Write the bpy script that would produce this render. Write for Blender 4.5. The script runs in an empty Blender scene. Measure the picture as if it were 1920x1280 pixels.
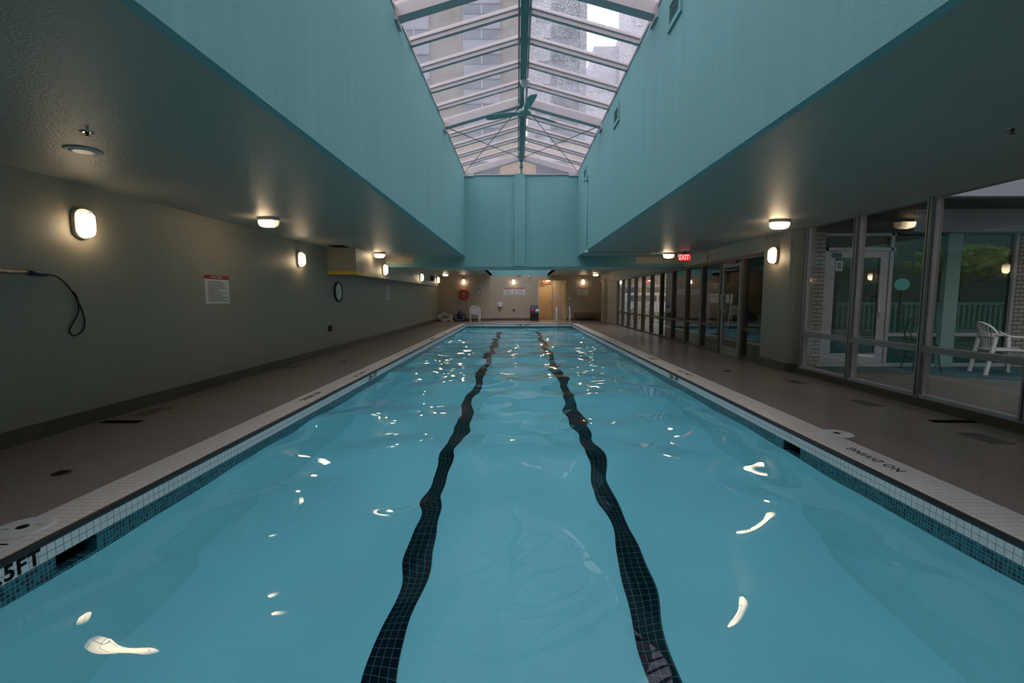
import bpy, bmesh, math, random
import numpy as np
from mathutils import Matrix, Vector
random.seed(7)
SC = bpy.context.scene
COL = SC.collection
PI = math.pi

# ------------------------------------------------------------------ camera
F = 880.0
cam_d = bpy.data.cameras.new('camera')
cam_d.sensor_width = 36.0
cam_d.lens = F / 1920.0 * 36.0
cam_d.clip_start = 0.05
cam_d.clip_end = 500
cam = bpy.data.objects.new('camera', cam_d)
COL.objects.link(cam)
_d = Vector(((971 - 960) / F, (640 - 558) / F, -1.0)).normalized()
_x = _d.cross(Vector((0, 1, 0))).normalized()
_z = _x.cross(_d)
cam.matrix_world = Matrix.Translation((0, 0, 1.25)) @ Matrix((_x, _d, _z)).to_4x4()
SC.camera = cam

# ------------------------------------------------------------------ sky, exposure
SKY = 2.8        # zenith luminance of the overcast sky; the horizon is a third of it
world = bpy.data.worlds.new('overcast_sky')
SC.world = world
world.use_nodes = True
wn = world.node_tree
bg = wn.nodes['Background']
tc = wn.nodes.new('ShaderNodeTexCoord')
nz = wn.nodes.new('ShaderNodeTexNoise'); nz.inputs['Scale'].default_value = 2.2; nz.inputs['Detail'].default_value = 4
cr = wn.nodes.new('ShaderNodeValToRGB')
cr.color_ramp.elements[0].position = 0.3; cr.color_ramp.elements[0].color = (0.80, 0.80, 0.88, 1)
cr.color_ramp.elements[1].position = 0.75; cr.color_ramp.elements[1].color = (0.95, 0.93, 1.0, 1)
wn.links.new(tc.outputs['Generated'], nz.inputs['Vector'])
wn.links.new(nz.outputs['Fac'], cr.inputs['Fac'])
wn.links.new(cr.outputs['Color'], bg.inputs['Color'])
sx = wn.nodes.new('ShaderNodeSeparateXYZ'); wn.links.new(tc.outputs['Generated'], sx.inputs[0])
cl = wn.nodes.new('ShaderNodeClamp'); wn.links.new(sx.outputs['Z'], cl.inputs['Value'])
ma = wn.nodes.new('ShaderNodeMath'); ma.operation = 'MULTIPLY_ADD'
ma.inputs[1].default_value = SKY * 2 / 3; ma.inputs[2].default_value = SKY / 3
wn.links.new(cl.outputs[0], ma.inputs[0]); wn.links.new(ma.outputs[0], bg.inputs['Strength'])
SC.view_settings.view_transform = 'Standard'
SC.view_settings.look = 'None'
SC.view_settings.exposure = 0.32
SC.view_settings.gamma = 1.0
SC.view_settings.use_curve_mapping = False
try:
    SC.cycles.sample_clamp_indirect = 4.0
    SC.cycles.use_denoising = True
    SC.cycles.max_bounces = 10
    SC.cycles.transparent_max_bounces = 12
except Exception:
    pass

LAMP = 18.0          # radiance of the lamp diffusers
POOL_LAMP = 16.0     # radiance of the underwater lamp lens
WARM = (1.0, 0.74, 0.46)

# ------------------------------------------------------------------ material helpers
MATS = {}
def new_mat(name):
    m = bpy.data.materials.new(name); m.use_nodes = True
    nt = m.node_tree
    for n in list(nt.nodes): nt.nodes.remove(n)
    out = nt.nodes.new('ShaderNodeOutputMaterial')
    MATS[name] = m
    return m, nt, out
def N(nt, t, **kw):
    n = nt.nodes.new(t)
    for k, v in kw.items():
        if k in n.inputs: n.inputs[k].default_value = v
        else: setattr(n, k, v)
    return n
def c4(c): return (c[0], c[1], c[2], 1.0)
def paint(name, col, rough=0.6, var=0.06, nscale=3.0, bump=0.0, bscale=120, metal=0.0, spec=0.5, stretch=None):
    """paint or plastic with slight blotchy variation and an optional fine grain"""
    m, nt, out = new_mat(name)
    b = N(nt, 'ShaderNodeBsdfPrincipled', Roughness=rough, Metallic=metal)
    b.inputs['Specular IOR Level'].default_value = spec
    t = N(nt, 'ShaderNodeTexCoord')
    n = N(nt, 'ShaderNodeTexNoise', Scale=nscale, Detail=3.0)
    if stretch:
        mp = N(nt, 'ShaderNodeMapping'); mp.inputs['Scale'].default_value = stretch
        nt.links.new(t.outputs['Object'], mp.inputs['Vector']); nt.links.new(mp.outputs['Vector'], n.inputs['Vector'])
    else:
        nt.links.new(t.outputs['Object'], n.inputs['Vector'])
    mx = N(nt, 'ShaderNodeMix', data_type='RGBA')
    mx.inputs['A'].default_value = c4([max(0, x * (1 - var)) for x in col])
    mx.inputs['B'].default_value = c4([min(1, x * (1 + var)) for x in col])
    nt.links.new(n.outputs['Fac'], mx.inputs['Factor'])
    nt.links.new(mx.outputs['Result'], b.inputs['Base Color'])
    if bump:
        n2 = N(nt, 'ShaderNodeTexNoise', Scale=bscale, Detail=4.0)
        nt.links.new(t.outputs['Object'], n2.inputs['Vector'])
        bp = N(nt, 'ShaderNodeBump', Strength=bump, Distance=0.01)
        nt.links.new(n2.outputs['Fac'], bp.inputs['Height'])
        nt.links.new(bp.outputs['Normal'], b.inputs['Normal'])
    nt.links.new(b.outputs['BSDF'], out.inputs['Surface'])
    return m
def tiles(name, c1, c2, grout, w, h, axes='xy', rough=0.4, mortar=0.004, offset=0.0, shift=(0, 0), bias=0.0, spec=0.5):
    m, nt, out = new_mat(name)
    b = N(nt, 'ShaderNodeBsdfPrincipled', Roughness=rough)
    b.inputs['Specular IOR Level'].default_value = spec
    g = N(nt, 'ShaderNodeNewGeometry')
    s = N(nt, 'ShaderNodeSeparateXYZ'); nt.links.new(g.outputs['Position'], s.inputs[0])
    cb = N(nt, 'ShaderNodeCombineXYZ')
    for i, a in enumerate(axes):
        ad = N(nt, 'ShaderNodeMath', operation='ADD'); ad.inputs[1].default_value = shift[i] + 40.0
        nt.links.new(s.outputs[a.upper()], ad.inputs[0]); nt.links.new(ad.outputs[0], cb.inputs[i])
    br = N(nt, 'ShaderNodeTexBrick', Scale=1.0)
    br.offset = offset; br.squash = 1.0
    br.inputs['Color1'].default_value = c4(c1); br.inputs['Color2'].default_value = c4(c2); br.inputs['Mortar'].default_value = c4(grout)
    br.inputs['Mortar Size'].default_value = mortar; br.inputs['Mortar Smooth'].default_value = 0.1
    br.inputs['Bias'].default_value = bias
    br.inputs['Brick Width'].default_value = w; br.inputs['Row Height'].default_value = h
    nt.links.new(cb.outputs[0], br.inputs['Vector'])
    nz = N(nt, 'ShaderNodeTexNoise', Scale=0.9, Detail=3.0); nt.links.new(g.outputs['Position'], nz.inputs['Vector'])
    mr = N(nt, 'ShaderNodeMapRange'); mr.inputs['To Min'].default_value = 0.86; mr.inputs['To Max'].default_value = 1.12
    nt.links.new(nz.outputs['Fac'], mr.inputs['Value'])
    mul = N(nt, 'ShaderNodeMix', data_type='RGBA', blend_type='MULTIPLY'); mul.inputs['Factor'].default_value = 1.0
    nt.links.new(br.outputs['Color'], mul.inputs['A']); nt.links.new(mr.outputs['Result'], mul.inputs['B'])
    nt.links.new(mul.outputs['Result'], b.inputs['Base Color'])
    bp = N(nt, 'ShaderNodeBump', Strength=0.25, Distance=0.002); bp.invert = True
    nt.links.new(br.outputs['Fac'], bp.inputs['Height']); nt.links.new(bp.outputs['Normal'], b.inputs['Normal'])
    nt.links.new(b.outputs['BSDF'], out.inputs['Surface'])
    return m
def emis(name, col, strength):
    m, nt, out = new_mat(name)
    e = N(nt, 'ShaderNodeEmission', Strength=strength); e.inputs['Color'].default_value = c4(col)
    nt.links.new(e.outputs[0], out.inputs['Surface'])
    return m
def glass(name, tint=(0.92, 0.95, 0.94), refl=0.05, rough=0.0, drops=0.0, haze=0.0):
    """clear pane: lets light straight through, mirrors more at grazing angles; optional rain drops and film of dirt"""
    m, nt, out = new_mat(name)
    tr = N(nt, 'ShaderNodeBsdfTransparent'); tr.inputs['Color'].default_value = c4(tint)
    gl = N(nt, 'ShaderNodeBsdfGlossy', Roughness=rough)
    lw = N(nt, 'ShaderNodeLayerWeight', Blend=0.5)
    pw = N(nt, 'ShaderNodeMath', operation='POWER'); pw.inputs[1].default_value = 4.0
    nt.links.new(lw.outputs['Facing'], pw.inputs[0])
    ma = N(nt, 'ShaderNodeMath', operation='MULTIPLY_ADD'); ma.inputs[1].default_value = 0.6; ma.inputs[2].default_value = refl
    nt.links.new(pw.outputs[0], ma.inputs[0])
    mx = N(nt, 'ShaderNodeMixShader')
    nt.links.new(ma.outputs[0], mx.inputs[0]); nt.links.new(tr.outputs[0], mx.inputs[1]); nt.links.new(gl.outputs[0], mx.inputs[2])
    last = mx
    if drops or haze:
        g = N(nt, 'ShaderNodeNewGeometry')
        v = N(nt, 'ShaderNodeTexVoronoi', Scale=42.0); nt.links.new(g.outputs['Position'], v.inputs['Vector'])
        lt = N(nt, 'ShaderNodeMath', operation='LESS_THAN'); lt.inputs[1].default_value = 0.30
        nt.links.new(v.outputs['Distance'], lt.inputs[0])
        nz = N(nt, 'ShaderNodeTexNoise', Scale=2.3, Detail=5.0); nt.links.new(g.outputs['Position'], nz.inputs['Vector'])
        m1 = N(nt, 'ShaderNodeMath', operation='MULTIPLY'); nt.links.new(lt.outputs[0], m1.inputs[0]); nt.links.new(nz.outputs['Fac'], m1.inputs[1])
        m2 = N(nt, 'ShaderNodeMath', operation='MULTIPLY_ADD'); m2.inputs[1].default_value = drops
        nt.links.new(m1.outputs[0], m2.inputs[0])
        m3 = N(nt, 'ShaderNodeMath', operation='MULTIPLY'); m3.inputs[1].default_value = haze
        nt.links.new(nz.outputs['Fac'], m3.inputs[0]); nt.links.new(m3.outputs[0], m2.inputs[2])
        tl = N(nt, 'ShaderNodeBsdfTranslucent'); tl.inputs['Color'].default_value = (0.8, 0.8, 0.82, 1)
        m4 = N(nt, 'ShaderNodeMixShader')
        nt.links.new(m2.outputs[0], m4.inputs[0]); nt.links.new(mx.outputs[0], m4.inputs[1]); nt.links.new(tl.outputs[0], m4.inputs[2])
        last = m4
    nt.links.new(last.outputs[0], out.inputs['Surface'])
    return m
def water_mat():
    m, nt, out = new_mat('pool_water')
    fr = N(nt, 'ShaderNodeFresnel', IOR=1.33)
    rf = N(nt, 'ShaderNodeBsdfRefraction', IOR=1.33, Roughness=0.0); rf.inputs['Color'].default_value = (0.56, 0.93, 1.0, 1)
    gl = N(nt, 'ShaderNodeBsdfGlossy', Roughness=0.0)
    mx = N(nt, 'ShaderNodeMixShader')
    nt.links.new(fr.outputs[0], mx.inputs[0]); nt.links.new(rf.outputs[0], mx.inputs[1]); nt.links.new(gl.outputs[0], mx.inputs[2])
    nt.links.new(mx.outputs[0], out.inputs['Surface'])
    return m
def leaf_mat(name, a, b):
    return paint(name, [(x + y) / 2 for x, y in zip(a, b)], 0.6, 0.5, 9.0)

TEAL = (0.205, 0.44, 0.445)
paint('teal_paint', TEAL, 0.75, 0.10, 5.0, 0.5, 160, stretch=(1.6, 1.6, 0.08))
paint('teal_fan', (0.27, 0.42, 0.40), 0.4, 0.03)
paint('grey_paint', (0.36, 0.33, 0.26), 0.5, 0.04, 1.2, 0.25, 150)
paint('ceiling_paint', (0.35, 0.36, 0.32), 0.42, 0.04, 1.0, 0.6, 70)
paint('beige_paint', (0.55, 0.48, 0.385), 0.6, 0.04, 1.5, 0.15, 140)
paint('warm_wall', (0.45, 0.37, 0.28), 0.55, 0.05, 1.3, 0.15, 140)
paint('yellow_stripe', (0.72, 0.52, 0.03), 0.5, 0.05)
tiles('base_tile', (0.13, 0.105, 0.08), (0.115, 0.095, 0.07), (0.07, 0.06, 0.05), 0.10, 0.15, 'yz', 0.4, 0.003)
tiles('deck_tile', (0.335, 0.26, 0.225), (0.295, 0.23, 0.20), (0.27, 0.215, 0.19), 0.05, 0.025, 'xy', 0.27, 0.0025, 0.5)
tiles('coping_tile', (0.88, 0.79, 0.73), (0.83, 0.74, 0.68), (0.46, 0.40, 0.37), 0.05, 0.05, 'xy', 0.4, 0.0022)
tiles('white_band_tile', (0.72, 0.75, 0.73), (0.67, 0.72, 0.70), (0.24, 0.27, 0.27), 0.045, 0.0425, 'yz', 0.25, 0.0022, 0.0, (0, 0.1025))
tiles('white_band_tile_end', (0.72, 0.75, 0.73), (0.67, 0.72, 0.70), (0.24, 0.27, 0.27), 0.045, 0.0425, 'xz', 0.25, 0.0022, 0.0, (0, 0.1025))
tiles('mosaic_tile', (0.005, 0.020, 0.045), (0.02, 0.155, 0.19), (0.10, 0.26, 0.28), 0.023, 0.023, 'yz', 0.2, 0.002, 0.0, (0, 0), -0.1)
tiles('mosaic_tile_end', (0.005, 0.020, 0.045), (0.02, 0.155, 0.19), (0.10, 0.26, 0.28), 0.023, 0.023, 'xz', 0.2, 0.002, 0.0, (0, 0), -0.1)
tiles('lane_tile', (0.001, 0.007, 0.018), (0.0015, 0.009, 0.024), (0.26, 0.30, 0.20), 0.0475, 0.06, 'xy', 0.6, 0.0015, spec=0.05)
paint('black_nosing', (0.018, 0.018, 0.022), 0.35, 0.1)
paint('pool_plaster', (0.78, 0.95, 0.97), 0.8, 0.03, 1.2)
paint('rafter_paint', (0.52, 0.45, 0.45), 0.45, 0.05, 4.0)
paint('dark_teal_metal', (0.13, 0.23, 0.23), 0.45, 0.05)
paint('frame_metal', (0.36, 0.345, 0.335), 0.42, 0.05, 3.0, metal=0.25)
paint('frame_light', (0.55, 0.54, 0.56), 0.38, 0.04, 3.0, metal=0.35)
paint('bronze_frame', (0.13, 0.115, 0.095), 0.42, 0.05, 3.0, metal=0.25)
paint('gasket', (0.012, 0.012, 0.014), 0.6, 0.05)
paint('chrome', (0.72, 0.70, 0.67), 0.18, 0.03, metal=1.0)
paint('white_plastic', (0.74, 0.72, 0.70), 0.4, 0.03)
paint('lamp_housing', (0.58, 0.54, 0.47), 0.45, 0.04)
paint('wire_guard', (0.10, 0.085, 0.06), 0.5, 0.05)
paint('black_plastic', (0.012, 0.012, 0.013), 0.45, 0.1)
paint('black_rubber', (0.010, 0.010, 0.011), 0.6, 0.1)
paint('blue_plastic', (0.015, 0.045, 0.14), 0.4, 0.08)
paint('sign_white', (0.68, 0.68, 0.66), 0.35, 0.02)
paint('sign_red', (0.42, 0.025, 0.03), 0.35, 0.03)
paint('sign_ink', (0.12, 0.03, 0.035), 0.5, 0.05)
paint('ink_black', (0.010, 0.010, 0.010), 0.8, 0.05, spec=0.1)
paint('ring_orange', (0.62, 0.075, 0.03), 0.45, 0.06)
paint('rope', (0.62, 0.58, 0.50), 0.8, 0.05)
paint('hose_white', (0.66, 0.63, 0.56), 0.45, 0.05)
paint('wood', (0.26, 0.14, 0.065), 0.45, 0.18, 12.0)
paint('door_tan', (0.62, 0.47, 0.28), 0.45, 0.05)
paint('red_cloth', (0.32, 0.015, 0.05), 0.8, 0.15, 14.0)
paint('pale_towel', (0.50, 0.66, 0.64), 0.9, 0.08, 14.0)
paint('blue_cloth', (0.12, 0.16, 0.22), 0.8, 0.1)
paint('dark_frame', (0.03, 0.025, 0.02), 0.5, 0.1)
paint('grate_metal', (0.24, 0.22, 0.21), 0.35, 0.08, metal=0.4)
paint('drain_dark', (0.006, 0.006, 0.006), 0.9, 0.1, spec=0.05)
paint('deck_brown', (0.22, 0.17, 0.14), 0.4, 0.1)
paint('drain_bronze', (0.06, 0.045, 0.035), 0.4, 0.1, metal=0.3)
paint('concrete', (0.115, 0.10, 0.085), 0.75, 0.16, 2.0, 0.2, 60)
paint('pale_concrete', (0.44, 0.44, 0.50), 0.8, 0.10, 1.1, 0.2, 40)
paint('green_mat', (0.035, 0.085, 0.085), 0.9, 0.1, 8.0)
tiles('court_brick', (0.46, 0.42, 0.37), (0.41, 0.37, 0.33), (0.12, 0.11, 0.10), 0.21, 0.072, 'xz', 0.8, 0.009, 0.5)
tiles('court_brick_side', (0.46, 0.42, 0.37), (0.41, 0.37, 0.33), (0.12, 0.11, 0.10), 0.21, 0.072, 'yz', 0.8, 0.009, 0.5)
tiles('tower_brick', (0.20, 0.175, 0.15), (0.18, 0.155, 0.135), (0.22, 0.195, 0.18), 0.6, 0.28, 'xz', 0.9, 0.03, 0.5)
tiles('podium_brick', (0.42, 0.31, 0.23), (0.37, 0.27, 0.21), (0.26, 0.21, 0.17), 0.32, 0.12, 'xz', 0.9, 0.012, 0.5)
paint('tower_panel', (0.21, 0.21, 0.25), 0.6, 0.06, 0.4)
paint('tower_window', (0.10, 0.11, 0.14), 0.2, 0.1, 0.3)
paint('slate_tower', (0.16, 0.16, 0.20), 0.5, 0.15, 0.2)
paint('slate_window', (0.06, 0.065, 0.09), 0.25, 0.1, 0.3)
paint('pale_tower', (0.40, 0.38, 0.42), 0.8, 0.06, 0.2)
paint('pale_window', (0.36, 0.36, 0.40), 0.4, 0.06, 0.3)
paint('beige_house', (0.30, 0.235, 0.175), 0.9, 0.08, 0.3)
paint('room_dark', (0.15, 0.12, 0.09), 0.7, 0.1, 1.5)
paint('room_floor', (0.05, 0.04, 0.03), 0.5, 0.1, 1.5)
paint('pale_green_column', (0.26, 0.40, 0.36), 0.6, 0.05)
paint('van_white', (0.70, 0.70, 0.74), 0.3, 0.03)
paint('van_glass', (0.10, 0.13, 0.15), 0.1, 0.05)
paint('tyre', (0.012, 0.012, 0.012), 0.8, 0.1)
paint('terracotta', (0.16, 0.09, 0.06), 0.8, 0.1)
paint('asphalt', (0.11, 0.105, 0.10), 0.9, 0.12, 1.0)
paint('soil_turf', (0.05, 0.065, 0.03), 0.95, 0.3, 5.0)
leaf_mat('hedge_leaf', (0.05, 0.09, 0.02), (0.13, 0.18, 0.04))
leaf_mat('grey_leaf', (0.15, 0.14, 0.11), (0.22, 0.21, 0.17))
leaf_mat('palm_leaf', (0.012, 0.022, 0.010), (0.03, 0.045, 0.018))
leaf_mat('autumn_leaf', (0.44, 0.30, 0.03), (0.58, 0.40, 0.06))
def lamp_glass(name='lamp_glow', power=1.0):
    """frosted lamp glass, brighter where the bulb sits in its lower half"""
    m, nt, out = new_mat(name)
    t = N(nt, 'ShaderNodeTexCoord'); sp = N(nt, 'ShaderNodeSeparateXYZ'); nt.links.new(t.outputs['Object'], sp.inputs[0])
    mr = N(nt, 'ShaderNodeMapRange', interpolation_type='LINEAR'); mr.inputs['From Min'].default_value = 0.11; mr.inputs['From Max'].default_value = -0.07
    mr.inputs['To Min'].default_value = 0.055; mr.inputs['To Max'].default_value = 1.0
    nt.links.new(sp.outputs['Y'], mr.inputs['Value'])
    mu = N(nt, 'ShaderNodeMath', operation='MULTIPLY'); mu.inputs[1].default_value = LAMP * power; nt.links.new(mr.outputs['Result'], mu.inputs[0])
    e = N(nt, 'ShaderNodeEmission'); e.inputs['Color'].default_value = c4(WARM); nt.links.new(mu.outputs[0], e.inputs['Strength'])
    nt.links.new(e.outputs[0], out.inputs['Surface'])
lamp_glass()
lamp_glass('corridor_lamp_glow', 6.0)
emis('pool_lamp_glow', (1.0, 0.92, 0.60), POOL_LAMP)
emis('exit_red', (1.0, 0.05, 0.05), 0.55)
emis('exit_letter', (1.0, 0.30, 0.26), 1.5)
emis('corridor_exit', (1.0, 0.16, 0.05), 1.3)
emis('globe_glow', (0.62, 0.86, 0.90), 0.9)
glass('clear_glass', (0.74, 0.77, 0.76), 0.05)
glass('hall_glass', (0.82, 0.84, 0.80), 0.075)
glass('green_glass', (0.24, 0.40, 0.37), 0.07)
glass('sky_glass', (0.95, 0.95, 0.96), 0.03, 0.0, 0.0, 0.08)
glass('sky_glass_wet', (0.96, 0.96, 0.98), 0.03, 0.0, 0.40, 0.10)
water_mat()

# ------------------------------------------------------------------ mesh builder
class MB:
    def __init__(s): s.v = []; s.f = []; s.sm = []
    def add(s, vs, fs, smooth=False):
        o = len(s.v); s.v += [tuple(p) for p in vs]
        s.f += [tuple(i + o for i in f) for f in fs]; s.sm += [smooth] * len(fs); return s
    def box(s, a, b):
        (x0, y0, z0), (x1, y1, z1) = a, b
        return s.add([(x0,y0,z0),(x1,y0,z0),(x1,y1,z0),(x0,y1,z0),(x0,y0,z1),(x1,y0,z1),(x1,y1,z1),(x0,y1,z1)],
                     [(0,3,2,1),(4,5,6,7),(0,1,5,4),(1,2,6,5),(2,3,7,6),(3,0,4,7)])
    def hexa(s, bot, top):
        return s.add(list(bot) + list(top), [(0,3,2,1),(4,5,6,7),(0,1,5,4),(1,2,6,5),(2,3,7,6),(3,0,4,7)])
    def prism(s, poly, h0, h1, axis='z', smooth=False):
        def p(a, b, h): return {'z': (a, b, h), 'y': (a, h, b), 'x': (h, a, b)}[axis]
        n = len(poly)
        vs = [p(a, b, h0) for a, b in poly] + [p(a, b, h1) for a, b in poly]
        o = len(s.v); s.v += vs
        s.f += [tuple(range(o + n - 1, o - 1, -1)), tuple(range(o + n, o + 2 * n))]; s.sm += [False, False]
        for i in range(n):
            j = (i + 1) % n
            s.f.append((o + i, o + j, o + n + j, o + n + i)); s.sm.append(smooth)
        return s
    def tube(s, pts, r, n=8, closed=False, caps=True, rr=None):
        pts = [Vector(p) for p in pts]; m = len(pts); rings = []
        up = Vector((0, 0, 1)); prev = None
        for i, p in enumerate(pts):
            if closed: t = pts[(i + 1) % m] - pts[i - 1]
            else: t = pts[min(i + 1, m - 1)] - pts[max(i - 1, 0)]
            t.normalize()
            if prev is None:
                a = up if abs(t.dot(up)) < 0.9 else Vector((1, 0, 0))
                u = t.cross(a).normalized()
            else:
                u = (prev - t * prev.dot(t)).normalized()
            prev = u; w = t.cross(u)
            rad = rr[i] if rr else r
            rings.append([p + (u * math.cos(2 * PI * k / n) + w * math.sin(2 * PI * k / n)) * rad for k in range(n)])
        o = len(s.v)
        for q in rings: s.v += [tuple(x) for x in q]
        for i in range(m if closed else m - 1):
            j = (i + 1) % m
            for k in range(n):
                l = (k + 1) % n
                s.f.append((o + i*n + k, o + i*n + l, o + j*n + l, o + j*n + k)); s.sm.append(True)
        if caps and not closed:
            s.f.append(tuple(o + k for k in range(n - 1, -1, -1))); s.sm.append(False)
            s.f.append(tuple(o + (m - 1)*n + k for k in range(n))); s.sm.append(False)
        return s
    def lathe(s, prof, n=24, c=(0, 0, 0), axis='z', smooth=True):
        o = len(s.v); m = len(prof)
        for r, h in prof:
            for k in range(n):
                a = 2 * PI * k / n; x, y = r * math.cos(a), r * math.sin(a)
                q = {'z': (x, y, h), 'y': (x, h, y), 'x': (h, x, y)}[axis]
                s.v.append((c[0] + q[0], c[1] + q[1], c[2] + q[2]))
        for i in range(m - 1):
            for k in range(n):
                l = (k + 1) % n
                s.f.append((o + i*n + k, o + i*n + l, o + (i+1)*n + l, o + (i+1)*n + k)); s.sm.append(smooth)
        s.f.append(tuple(o + k for k in range(n - 1, -1, -1))); s.sm.append(False)
        s.f.append(tuple(o + (m-1)*n + k for k in range(n))); s.sm.append(False)
        return s
    def rings(s, loops, smooth=True, cap0=True, cap1=True):
        o = len(s.v); n = len(loops[0]); m = len(loops)
        for q in loops: s.v += [tuple(x) for x in q]
        for i in range(m - 1):
            for k in range(n):
                l = (k + 1) % n
                s.f.append((o + i*n + k, o + i*n + l, o + (i+1)*n + l, o + (i+1)*n + k)); s.sm.append(smooth)
        if cap0: s.f.append(tuple(o + k for k in range(n - 1, -1, -1))); s.sm.append(False)
        if cap1: s.f.append(tuple(o + (m-1)*n + k for k in range(n))); s.sm.append(smooth)
        return s
    def build(s, name, mat, parent=None, bevel=0.0, loc=None, rotz=None):
        me = bpy.data.meshes.new(name)
        me.from_pydata(s.v, [], s.f); me.polygons.foreach_set('use_smooth', s.sm)
        bm = bmesh.new(); bm.from_mesh(me)
        bmesh.ops.recalc_face_normals(bm, faces=bm.faces)
        if bevel:
            es = [e for e in bm.edges if len(e.link_faces) == 2 and e.calc_face_angle(0) > 0.6]
            bmesh.ops.bevel(bm, geom=es, offset=bevel, segments=2, affect='EDGES', profile=0.6)
        bm.to_mesh(me); bm.free()
        me.materials.append(MATS[mat])
        o = bpy.data.objects.new(name, me); COL.objects.link(o)
        if parent: o.parent = parent
        if loc: o.location = loc
        if rotz is not None: o.rotation_euler = (0, 0, rotz)
        return o
def B(a, b): return MB().box(a, b)
def empty(name, loc=(0, 0, 0), rotz=0.0, mat=None):
    o = bpy.data.objects.new(name, None); COL.objects.link(o); o.empty_display_size = 0.1
    if mat is not None: o.matrix_world = mat
    else: o.location = loc; o.rotation_euler = (0, 0, rotz)
    return o
def tag(o, label, cat, group=None, kind=None):
    o['label'] = label; o['category'] = cat
    if group: o['group'] = group
    if kind: o['kind'] = kind
    return o
def struct(o, label, cat):
    o['label'] = label; o['category'] = cat; o['kind'] = 'structure'; return o
KIDS = {}
def copy_tree(o, parent=None):
    c = o.copy(); COL.objects.link(c)
    if parent: c.parent = parent
    for ch in list(o.children): copy_tree(ch, c)
    return c
def frame_mat(loc, xa, ya, za):
    m = Matrix((xa, ya, za)).transposed().to_4x4(); m.translation = loc; return m
def text(name, body, size, mat, parent=None, matrix=None, depth=0.001, space=1.0, xs=1.0, bold=0.0, label=None):
    cu = bpy.data.curves.new(name, 'FONT'); cu.body = body; cu.size = size; cu.extrude = depth
    cu.align_x = 'CENTER'; cu.align_y = 'CENTER'; cu.space_character = space; cu.offset = bold
    t = bpy.data.objects.new(name + '_tmp', cu); COL.objects.link(t)
    dg = bpy.context.evaluated_depsgraph_get(); dg.update()
    me = bpy.data.meshes.new_from_object(t.evaluated_get(dg))
    bpy.data.objects.remove(t); bpy.data.curves.remove(cu)
    if xs != 1.0:
        for v in me.vertices: v.co.x *= xs
    me.name = name; me.materials.clear(); me.materials.append(MATS[mat])
    # one object per word: cut where the gap along the line is wider than between letters
    bm = bmesh.new(); bm.from_mesh(me); bm.verts.ensure_lookup_table()
    xs_ = sorted((min(v.co.x for v in f.verts), max(v.co.x for v in f.verts)) for f in bm.faces)
    cuts = []; end = xs_[0][1]
    for a, b in xs_:
        if a - end > 0.17 * size * xs: cuts.append((a + end) / 2)
        end = max(end, b)
    words = []
    for lo, hi in zip([-1e9] + cuts, cuts + [1e9]):
        b2 = bm.copy()
        bmesh.ops.delete(b2, geom=[v for v in b2.verts if not lo < v.co.x < hi], context='VERTS')
        m2 = bpy.data.meshes.new(name); b2.to_mesh(m2); b2.free(); m2.materials.append(MATS[mat])
        o = bpy.data.objects.new(name, m2); COL.objects.link(o)
        if parent: o.parent = parent
        if matrix is not None: o.matrix_local = matrix
        if label: o['label'] = label
        words.append(o)
    bm.free(); bpy.data.meshes.remove(me)
    return words

# ------------------------------------------------------------------ key dimensions (metres; deck is z = 0, camera 1.25 above it)
XL, XR = -4.28, 4.53            # side walls of the hall
XG = 4.65                       # near glazed wall
PX0, PX1, PY0, PY1 = -2.45, 2.56, 0.6, 22.5   # pool edge
CL, CR = -2.77, 2.91            # outer edge of the coping
WX0, WX1, WY0, WY1 = -1.44, 1.625, -1.2, 13.0  # skylight well
ZC, ZT = 2.364, 4.60            # soffit, top of the well
YB = 26.0                       # back wall
ZB = 2.47                       # back ceiling
ZW = -0.20                      # water

# ------------------------------------------------------------------ the setting
m = MB()
m.box((-4.45, -2.2, -0.12), (CL, 26.3, 0)); m.box((CR, -2.2, -0.12), (4.62, 26.3, 0))
m.box((CL, -2.2, -0.12), (CR, PY0 - 0.33, 0)); m.box((CL, PY1 + 0.33, -0.12), (CR, 28.4, 0))
struct(m.build('floor', 'deck_tile'), 'brown mosaic tile deck around the pool', 'floor')
struct(B((-4.45, -2.2, 0), (XL, 26.3, 2.6)).build('wall_left', 'grey_paint'), 'grey green painted wall on the left', 'wall')
struct(B((-4.45, -2.35, 0), (4.9, -2.2, 2.6)).build('wall_front', 'grey_paint'), 'grey wall behind the near end of the pool', 'wall')
m = MB(); m.box((XL, YB - 0.5, 0), (-1.5, YB + 0.3, ZB)); m.box((-1.5, YB, 0), (1.15, YB + 0.15, ZB))
m.box((2.64, YB, 0), (4.7, YB + 0.15, ZB)); m.box((1.15, YB, 2.21), (2.64, YB + 0.15, ZB))
struct(m.build('wall_back', 'warm_wall'), 'warm grey back wall beyond the far end of the pool', 'wall')
# ceilings
m = MB(); m.box((-4.45, -2.2, ZC), (WX0 - 0.066, WY1, ZC + 0.15)); m.box((WX1 + 0.065, -2.2, ZC), (4.78, WY1, ZC + 0.15))
m.box((WX0 - 0.066, -2.2, ZC), (WX1 + 0.065, WY0 - 0.066, ZC + 0.15))
struct(m.build('ceiling', 'ceiling_paint'), 'low dark soffit on both sides of the skylight well', 'ceiling')
m = MB(); m.box((-4.45, 14.7, ZB), (WX0, YB + 0.4, ZB + 0.1)); m.box((WX1, 14.7, ZB), (4.7, YB + 0.4, ZB + 0.1))
struct(m.build('ceiling_back', 'ceiling_paint'), 'soffit over the far half of the pool', 'ceiling')
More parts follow.
